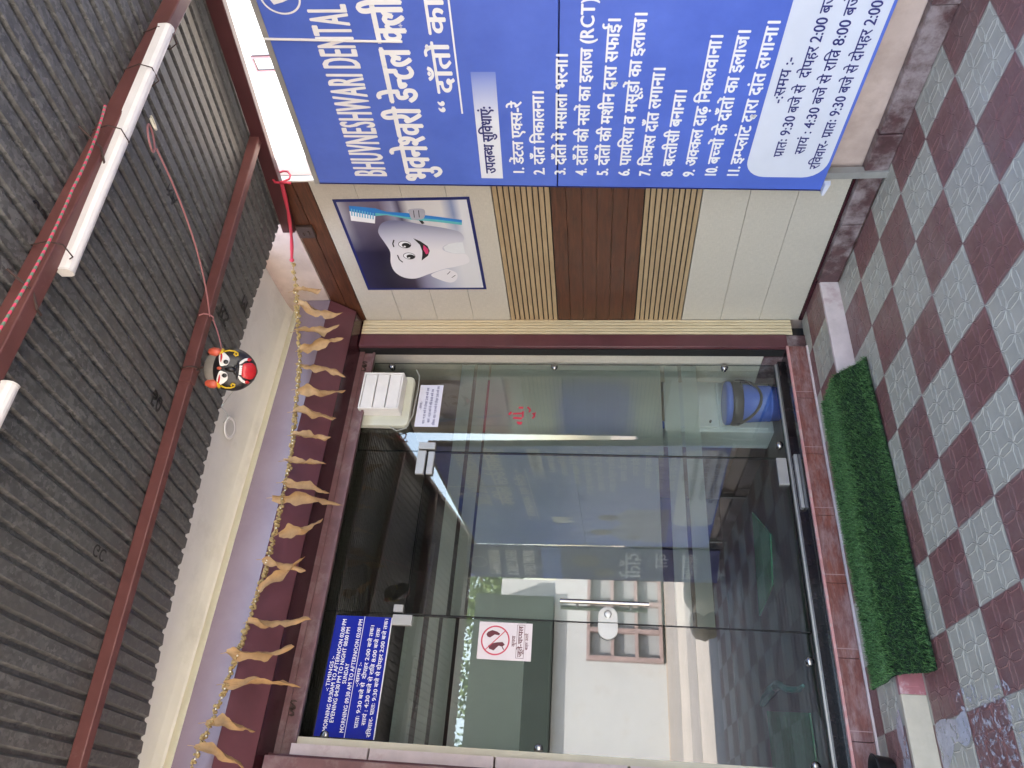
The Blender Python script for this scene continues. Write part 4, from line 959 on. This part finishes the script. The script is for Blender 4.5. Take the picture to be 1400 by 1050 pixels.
for sg in (-1, 1):
    X = lambda pts: [(sg*a, b) for a, b in (pts if sg > 0 else pts[::-1])]
    hm = MB(); hm.tube([mo+mr*sg*.074+mu*.070+to*.01, mo+mr*sg*.078+mu*.086+to*.012, mo+mr*sg*.080+mu*.106+to*.008, mo+mr*sg*.078+mu*.124+to*.002, mo+mr*sg*.074+mu*.131], [.017, .020, .019, .013, .004], 14); hm.build("horn", MT['masko'], ms, smooth=True)
    hb = MB(); hb.tube([mo+mr*sg*.074+mu*.062+to*.014, mo+mr*sg*.078+mu*.074+to*.016], [.0215, .0215], 14); hb.build("horn_band", MT['masky'], ms, smooth=True)
    ey = blob(0, 0, 0, 0, .001, MT['maskw'], "eye", .004, poly=X([(.012, .060), (.040, .072), (.075, .075), (.088, .066), (.072, .040), (.050, .022), (.025, .028)]))
    blob(sg*.036, .040, .020, .018, .006, MT['maskw'], "eyeball", .006, par=ms); blob(sg*.034, .037, .011, .012, .012, MT['maskb'], "pupil", .003)
    blob(0, 0, 0, 0, .006, MT['maskr'], "eye_rim", .002, poly=X([(.030, .062), (.050, .066), (.078, .069), (.070, .060), (.050, .057)]))
    yl = MB(); yl.tube([MP(sg*a, b, .005) for a, b in ((.086, .052), (.094, .030), (.092, .005), (.084, -.012), (.074, -.014), (.070, -.004), (.076, .004), (.086, .0))], .0038, 6); yl.build("yellow_earring", MT['masky'], ms, smooth=True)
    blob(0, 0, 0, 0, .004, MT['maskw'], "fang", .007, poly=X([(.026, -.022), (.044, -.030), (.060, -.048), (.064, -.066), (.054, -.066), (.046, -.050), (.034, -.040)]))
    blob(sg*.057, -.070, .009, .010, .008, MT['maskr'], "fang_tip", .005)
    blob(sg*.013, -.012, .012, .010, .006, MT['maskb'], "nostril", .012)
blob(0, .010, .014, .032, .006, MT['maskb'], "nose", .018); blob(0, .066, .008, .012, .004, MT['masko'], "tilak", .004)
blob(0, 0, 0, 0, .003, MT['maskb'], "upper_lip", .010, poly=[(-.05, -.020), (-.02, -.012), (.02, -.012), (.05, -.020), (.03, -.028), (-.03, -.028)])
mb = MB()
for k in range(5):
    a = (k-2)*.0095; mb.hexa([MP(a-.004, -.042, .008), MP(a+.004, -.042, .008), MP(a+.004, -.029, .008), MP(a-.004, -.029, .008)], [MP(a-.004, -.042, .014), MP(a+.004, -.042, .014), MP(a+.004, -.029, .014), MP(a-.004, -.029, .014)])
mb.build("teeth", MT['maskw'], ms)
blob(0, 0, 0, 0, .004, MT['maskr'], "tongue", .007, poly=[(-.026, -.042), (.026, -.042), (.040, -.066), (.040, -.088), (.018, -.105), (-.018, -.105), (-.040, -.088), (-.040, -.066)])
mb = MB(); mb.tube([mo+mu*.10, mo+mu*.15, Vector((1.625, 2.490, 3.095))], .004, 6)
mb.tube([(1.625+.006*math.sin(k*.9), 2.49+.034*math.cos(k*math.pi/6), 3.125+.038*math.sin(k*math.pi/6)) for k in range(13)], .0035, 6)
mb.build("hanging_wire", MT['iron'], ms)

# round light on the soffit
rl = thing("round_downlight", "white ring downlight on the plaster soffit beside the corrugated edge", "light", (1.865, 3.446, 3.44))
mb = MB(); mb.lathe([(.040, .0), (.060, .0), (.064, .005), (.061, .010), (.047, .008), (.045, .004)], (1.865, 3.446, 3.438), 32, (0, 0, -1)); mb.build("white_ring", MT['white'], rl, smooth=True)
mb = MB(); mb.lathe([(.046, .0), (.044, .003)], (1.865, 3.446, 3.434), 28, (0, 0, -1)); mb.build("diffuser", MT['led'], rl)
mb = MB(); mb.tube(sag((1.85, 3.36, 3.43), (1.74, 3.0, 3.25), 8, .03)+[Vector((1.68, 2.62, 2.95))], .0018, 5); mb.build("cable", MT['wire'], rl)

# ------------------------------------------------------------------ RIBBON and GARLAND
mb = MB(); A, C = Vector((2.905, 2.60, 3.075)), Vector((2.885, 3.20, 3.225))
V = []
for k in range(13):
    p = A.lerp(C, k/12)-Vector((0, 0, .02*4*(k/12)*(1-k/12))); wv = .006+.004*abs(math.sin(k*.8)); V += [p+Vector((-.004, 0, wv)), p+Vector((.002, 0, -wv)), p+Vector((-.005, 0, -wv)), p+Vector((-.010, 0, wv))]
mb.add(V, [(4*k+i, 4*k+(i+1) % 4, 4*k+4+(i+1) % 4, 4*k+4+i) for k in range(12) for i in range(4)])
mb.tube([A+Vector((.03+.045*math.cos(t), .004*math.sin(3*t), .005+.048*math.sin(t))) for t in (k*math.pi/5 for k in range(10))], .006, 6, closed=True)
mb.tube([A+Vector((-.02, 0, 0)), A+Vector((-.025, -.01, -.04)), A+Vector((-.02, .0, -.06))], [.008, .006, .009], 6)
mb.ball(C, .014, 8, 6); tag(mb.build("red_ribbon", MT['red'], smooth=True), "red cloth ribbon tied to the side rail, holding the end of the garland", "ribbon")

gd_ = thing("dry_garland", "withered marigold string with dry brown mango leaves hung along the shutter hood", "garland", (1.5, 3.55, 3.1))
GP = [(2.885, 3.20, 3.222), (2.80, 3.33, 3.225), (2.60, 3.50, 3.225), (2.40, 3.55, 3.185), (2.055, 3.56, 3.135), (1.748, 3.56, 3.089), (1.463, 3.56, 3.074), (1.063, 3.56, 3.074), (.737, 3.56, 3.101), (.47, 3.56, 3.135), (.193, 3.56, 3.184), (-.1, 3.56, 3.23)]
def gpt(x):
    for a, b in zip(GP, GP[1:]):
        if a[0] >= x >= b[0]:
            t = (a[0]-x)/(a[0]-b[0]); return Vector(a).lerp(Vector(b), t)
    return Vector(GP[0] if x > GP[0][0] else GP[-1])
mb = MB(); x = 2.87; gs = []
while x > -.1:
    p = gpt(x)+Vector((random.uniform(-.004, .004), random.uniform(-.004, .004), random.uniform(-.004, .004))); gs.append(p)
    r = random.uniform(.0125, .0185)
    for q in range(7):
        d = Vector((random.gauss(0, 1), random.gauss(0, 1), random.gauss(0, 1))).normalized()*r*.62
        mb.ball(p+d, r*random.uniform(.38, .6), 6, 4)
    if random.random() < .35: mb.ball(p+Vector((-.014, -.010, -.004)), .0045, 6, 4, 1)
    x -= random.uniform(.019, .029)
mb.tube(gs, .0025, 5); mb.build("flower_string", [MT['gold'], MT['cream']], gd_)
LV = [((2.934, 3.352), (2.938, 3.176)), ((2.819, 3.291), (2.742, 3.015)), ((2.611, 3.266), (2.668, 3.019)), ((2.473, 3.201), (2.545, 2.961)), ((2.37, 3.178), (2.33, 2.905)), ((2.188, 3.158), (2.202, 2.893)), ((2.034, 3.144), (2.028, 2.902)), ((1.881, 3.108), (1.862, 2.902)), ((1.719, 3.121), (1.702, 2.885)), ((1.587, 3.101), (1.542, 2.835)), ((1.499, 3.133), (1.489, 2.771)), ((1.295, 3.049), (1.375, 2.84)), ((1.155, 3.101), (1.125, 2.879)), ((0.993, 3.071), (1.151, 2.885)), ((0.84, 3.087), (0.864, 2.793)), ((0.691, 3.158), (0.702, 2.855)), ((0.549, 3.135), (0.551, 2.794)), ((0.379, 3.174), (0.37, 2.953)), ((0.28, 3.197), (0.208, 2.916))]
random.seed(21)
for i, (a, b) in enumerate(LV):
    y0 = gpt(min(2.86, a[0])).y-.012
    sc_ = (y0/3.55)  # keep the leaf's place on its string
    A = Vector((a[0]*sc_, y0, 1.396+(a[1]-1.396)*sc_)); Bt = Vector((b[0]*sc_, y0+random.uniform(-.02, .02), 1.396+(b[1]-1.396)*sc_))
    ax = (Bt-A); L = ax.length*1.10; ax.normalize(); sd = ax.cross(Vector((0, -1, 0))).normalized(); nn = Vector((0, -1, 0))
    tw0, tw1, wd = random.uniform(-.7, .7), random.choice((-1, 1))*random.uniform(1.6, 3.6), random.uniform(.026, .040)
    bow = random.uniform(-.02, .02); bow2 = random.uniform(-.03, .012); mb = MB(); V = []; N = 20; kink = random.uniform(.55, .9)
    for k in range(N+1):
        t = k/N; e = wd*(math.sin(math.pi*min(1, t*.93+.05))**.6)*(1-.40*t)*(1+.22*math.sin(t*17+i*2)+.12*math.sin(t*31+i)) if t < 1 else .0015
        an = tw0+tw1*t+.5*math.sin(t*9+i); c_, s_ = math.cos(an), math.sin(an); d1 = sd*c_+nn*s_; d2 = nn*c_-sd*s_
        p = A+ax*L*t+sd*bow*math.sin(math.pi*t)+sd*bow2*max(0, t-kink)*4*(1 if i % 2 else -1)+nn*.012*math.sin(t*6+i)
        for q in (-1, -.5, 0, .5, 1): V.append(p+d1*e*q+d2*(abs(q)**1.5*e*.75+.002*math.sin(t*40+q*3)))
    mb.add(V, [(5*k+q, 5*k+q+1, 5*k+6+q, 5*k+5+q) for k in range(N) for q in range(4)])
    if i == 2: pass
    mb.tube([A-ax*.03+sd*.006, A, A+ax*L*.2], .0016, 5)
    mb.build("dry_leaf", MT['leafdry'], gd_, smooth=True)

# ------------------------------------------------------------------ GRASS MAT over the step
random.seed(5)
gm = thing("grass_doormat", "green artificial grass doormat draped over the low step in front of the threshold", "doormat", (1.5, 3.5, .1))
prof = [(3.785, .106), (3.66, .108), (3.56, .116), (3.50, .122), (3.455, .112), (3.40, .070), (3.35, .028), (3.30, .010), (3.285, .008)]
cum = [0]
for a, b in zip(prof, prof[1:]): cum.append(cum[-1]+math.dist(a, b))
def mp(x, s):
    for i in range(len(cum)-1):
        if s <= cum[i+1] or i == len(cum)-2:
            t = (s-cum[i])/(cum[i+1]-cum[i]); y = prof[i][0]+(prof[i+1][0]-prof[i][0])*t; z = prof[i][1]+(prof[i+1][1]-prof[i][1])*t
            ty, tz = prof[i+1][0]-prof[i][0], prof[i+1][1]-prof[i][1]; L = math.hypot(ty, tz)
            return Vector((x, y, z+.004*math.sin(x*5+s*6))), Vector((0, tz/L, -ty/L))
def xl(s): return .722+.004*math.sin(s*22)
V = []; mb = MB(); NX = 24; NS = 24
for i in range(NX+1):
    for j in range(NS+1):
        s = cum[-1]*j/NS; x = xl(s)+(2.262-xl(s))*i/NX; V.append(mp(x, s)[0])
mb.add(V, [(i*(NS+1)+j, i*(NS+1)+j+1, (i+1)*(NS+1)+j+1, (i+1)*(NS+1)+j) for i in range(NX) for j in range(NS)])
mb.build("backing", MT['grassbase'], gm)
mb = MB(); V = []; F = []; MI = []
for k in range(30000):
    s = random.random()*cum[-1]; x = xl(s)+(2.264-xl(s))*random.random(); p, nrm = mp(x, s)
    an = random.random()*6.283; sdv = Vector((math.cos(an), math.sin(an), 0))*.0014
    lean = Vector((random.gauss(0, .008), random.gauss(-.002, .008), random.gauss(0, .002))); h_ = random.uniform(.012, .024)
    m_ = p+nrm*h_*.6+lean*.45; o_ = len(V); V += [tuple(p-sdv), tuple(p+sdv), tuple(m_-sdv*.8), tuple(m_+sdv*.8), tuple(p+nrm*h_+lean)]
    F += [(o_, o_+1, o_+3, o_+2), (o_+2, o_+3, o_+4)]; MI += [0, 1]
mb.v = V; mb.f = F; mb.mi = MI; mb.build("pile", [MT['grass'], MT['grasstip']], gm)

# ------------------------------------------------------------------ black pot and spilt water at the left of the step
bp = thing("black_pot", "small black pot with a curved wire handle on the landing by the threshold", "pot", (.40, 3.72, .1))
mb = MB(); mb.lathe([(.045, 0), (.060, .01), (.070, .08), (.074, .085), (.068, .087), (.055, .02), (.01, .018)], (.375, 3.72, .101), 28); mb.build("pot_body", MT['bagb'], bp, smooth=True)
mb = MB(); mb.tube([(.375-.02+.02*math.cos(t), 3.72+.072*math.cos(t)+.05*math.sin(t), .183+.045*math.sin(t)) for t in (k*math.pi/12 for k in range(13))], .006, 8); mb.build("wire_handle", MT['bagb'], bp, smooth=True)
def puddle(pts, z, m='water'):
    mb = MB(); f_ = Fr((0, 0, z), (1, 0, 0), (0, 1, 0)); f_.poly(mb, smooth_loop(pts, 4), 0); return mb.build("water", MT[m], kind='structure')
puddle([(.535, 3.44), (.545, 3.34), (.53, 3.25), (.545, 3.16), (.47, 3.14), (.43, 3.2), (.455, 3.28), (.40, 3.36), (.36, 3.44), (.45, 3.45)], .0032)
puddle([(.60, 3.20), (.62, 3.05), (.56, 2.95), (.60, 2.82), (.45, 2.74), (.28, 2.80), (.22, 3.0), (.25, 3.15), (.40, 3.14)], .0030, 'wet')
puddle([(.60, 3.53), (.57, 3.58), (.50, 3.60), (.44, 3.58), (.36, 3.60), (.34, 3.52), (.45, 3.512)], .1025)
# ------------------------------------------------------------------ ACROSS THE STREET (seen in the glass) and neighbours
ob = thing("street_house", "whitewashed house with brick lattice and dark green fascia, mirrored in the glass", "house", (1, -9, GZ))
B(-8, 5.4, -9.2, -8.5, GZ-.1, 2.28).build("white_wall", MT['wwall'], ob)
B(-8, 4.75, -8.95, -8.3, 2.30, 4.05).build("green_fascia", MT['green'], ob)
B(-8, 5.4, -12, -9.21, GZ, 3.6).build("rear_block", MT['wwall'], ob)
mb = MB(); Xa, Xb, Za, Zb = 3.45, 5.3, -.06, 1.56
mb.box(Xa, Xb, -8.499, -8.46, Za, Zb, 1)
for k in range(4):
    x = Xa+(Xb-Xa-.09)*k/3; mb.box(x, x+.09, -8.455, -8.30, Za, Zb)
    z = Za+(Zb-Za-.07)*k/3
    for kk in range(3):
        xx = Xa+(Xb-Xa-.09)*kk/3; mb.box(xx+.092, xx+(Xb-Xa-.09)/3-.002, -8.455, -8.31, z, z+.07)
mb.build("lattice", [MT['lattice'], MT['hole']], ob)
def tree(x, y, h, r, seed, label):
    random.seed(seed); t = thing("tree", label, "tree", (x, y, GZ), "trees behind the house across the street")
    mb = MB(); mb.tube([(x, y, GZ), (x+.1, y, h*.35), (x-.05, y+.1, h*.6), (x, y, h*.9)], [.17, .13, .09, .03], 9)
    for k in range(6):
        a = random.random()*6.28; mb.tube([(x, y, h*(.4+.08*k)), (x+.5*r*math.cos(a), y+.5*r*math.sin(a), h*(.55+.07*k)), (x+.85*r*math.cos(a), y+.85*r*math.sin(a), h*(.65+.06*k))], [.06, .04, .015], 6)
    mb.build("trunk", MT['bark'], t)
    mb = MB(); V = []; F = []
    cl = [Vector((x+random.gauss(0, r*.5), y+random.gauss(0, r*.5), h*.78+random.gauss(0, r*.42))) for _ in range(26)]
    for k in range(5200):
        c = random.choice(cl); p = c+Vector((random.gauss(0, 1), random.gauss(0, 1), random.gauss(0, .8)))*r*.20
        a = Vector((random.gauss(0, 1), random.gauss(0, 1), random.gauss(0, 1))).normalized()*.085; b = a.orthogonal().normalized()*.04
        o_ = len(V); V += [tuple(p-a), tuple(p+b), tuple(p+a), tuple(p-b)]; F.append((o_, o_+1, o_+2, o_+3))
    mb.v = V; mb.f = F; mb.mi = [0]*len(F); mb.build("crown", MT['leaf'], t)
tree(5.9, -13.5, 5.4, 2.0, 3, "broad green tree right behind the street house, filling most of the sky gap")
tree(3.6, -14.0, 5.0, 1.3, 4, "smaller green tree between its two taller neighbours behind the street house")
tree(1.2, -14.0, 5.3, 1.2, 6, "loose crowned tree above the far end of the green fascia")
random.seed(11)
for k, (x, y, z, s, lab) in enumerate(((2.75, -.98, GZ, 1.0, "plump jute sack on the ground by the street end of the board"), (2.45, -1.25, GZ, .8, "smaller jute sack lying nearer the road"))):
    mb = MB(); V = []; F = []; NU_, NV_ = 18, 10
    for i in range(NV_+1):
        t = math.pi*i/NV_
        for j in range(NU_):
            p = 2*math.pi*j/NU_; q = 1+.10*math.sin(5*p+3*t+k)+.06*math.sin(9*t)
            V.append((x+.24*s*q*math.sin(t)**.7*math.cos(p), y+.20*s*q*math.sin(t)**.7*math.sin(p), z+.22*s+.22*s*math.cos(t)))
    for i in range(NV_):
        for j in range(NU_): F.append((i*NU_+j, (i+1)*NU_+j, (i+1)*NU_+(j+1) % NU_, i*NU_+(j+1) % NU_))
    mb.add(V, F); tag(mb.build("jute_sack", MT['sack'], smooth=True), lab, "sack", "sacks by the road")
nb = thing("neighbour_house", "sunlit white neighbouring house with one small maroon window, above the blue board", "house", (11, 5, GZ))
B(9, 15, 1, 7.60, GZ, 9).build("white_wall", MT['wwall'], nb)
mb = MB(); mb.box(8.96, 8.999, 5.80, 5.83, 5.80, 6.20).box(8.96, 8.999, 6.01, 6.04, 5.80, 6.20).box(8.96, 8.999, 5.831, 6.009, 6.17, 6.20).box(8.96, 8.999, 5.831, 6.009, 5.80, 5.83)
wf = mb.build("window", MT['maroon'], nb); B(8.98, 8.999, 5.832, 6.008, 5.832, 6.168).build("window_glass", MT['hole'], wf)
B(8.9, 8.999, 5.2, 6.3, 5.66, 5.72).build("sill_ledge", MT['wwall'], nb)
tag(B(9, 15, 7.61, 12, GZ, 8.5).build("pink_house", MT['pink']), "pinkish plastered house edge between the white house and the panelled wall", "house")

COL.objects.unlink(_to); bpy.data.objects.remove(_to)
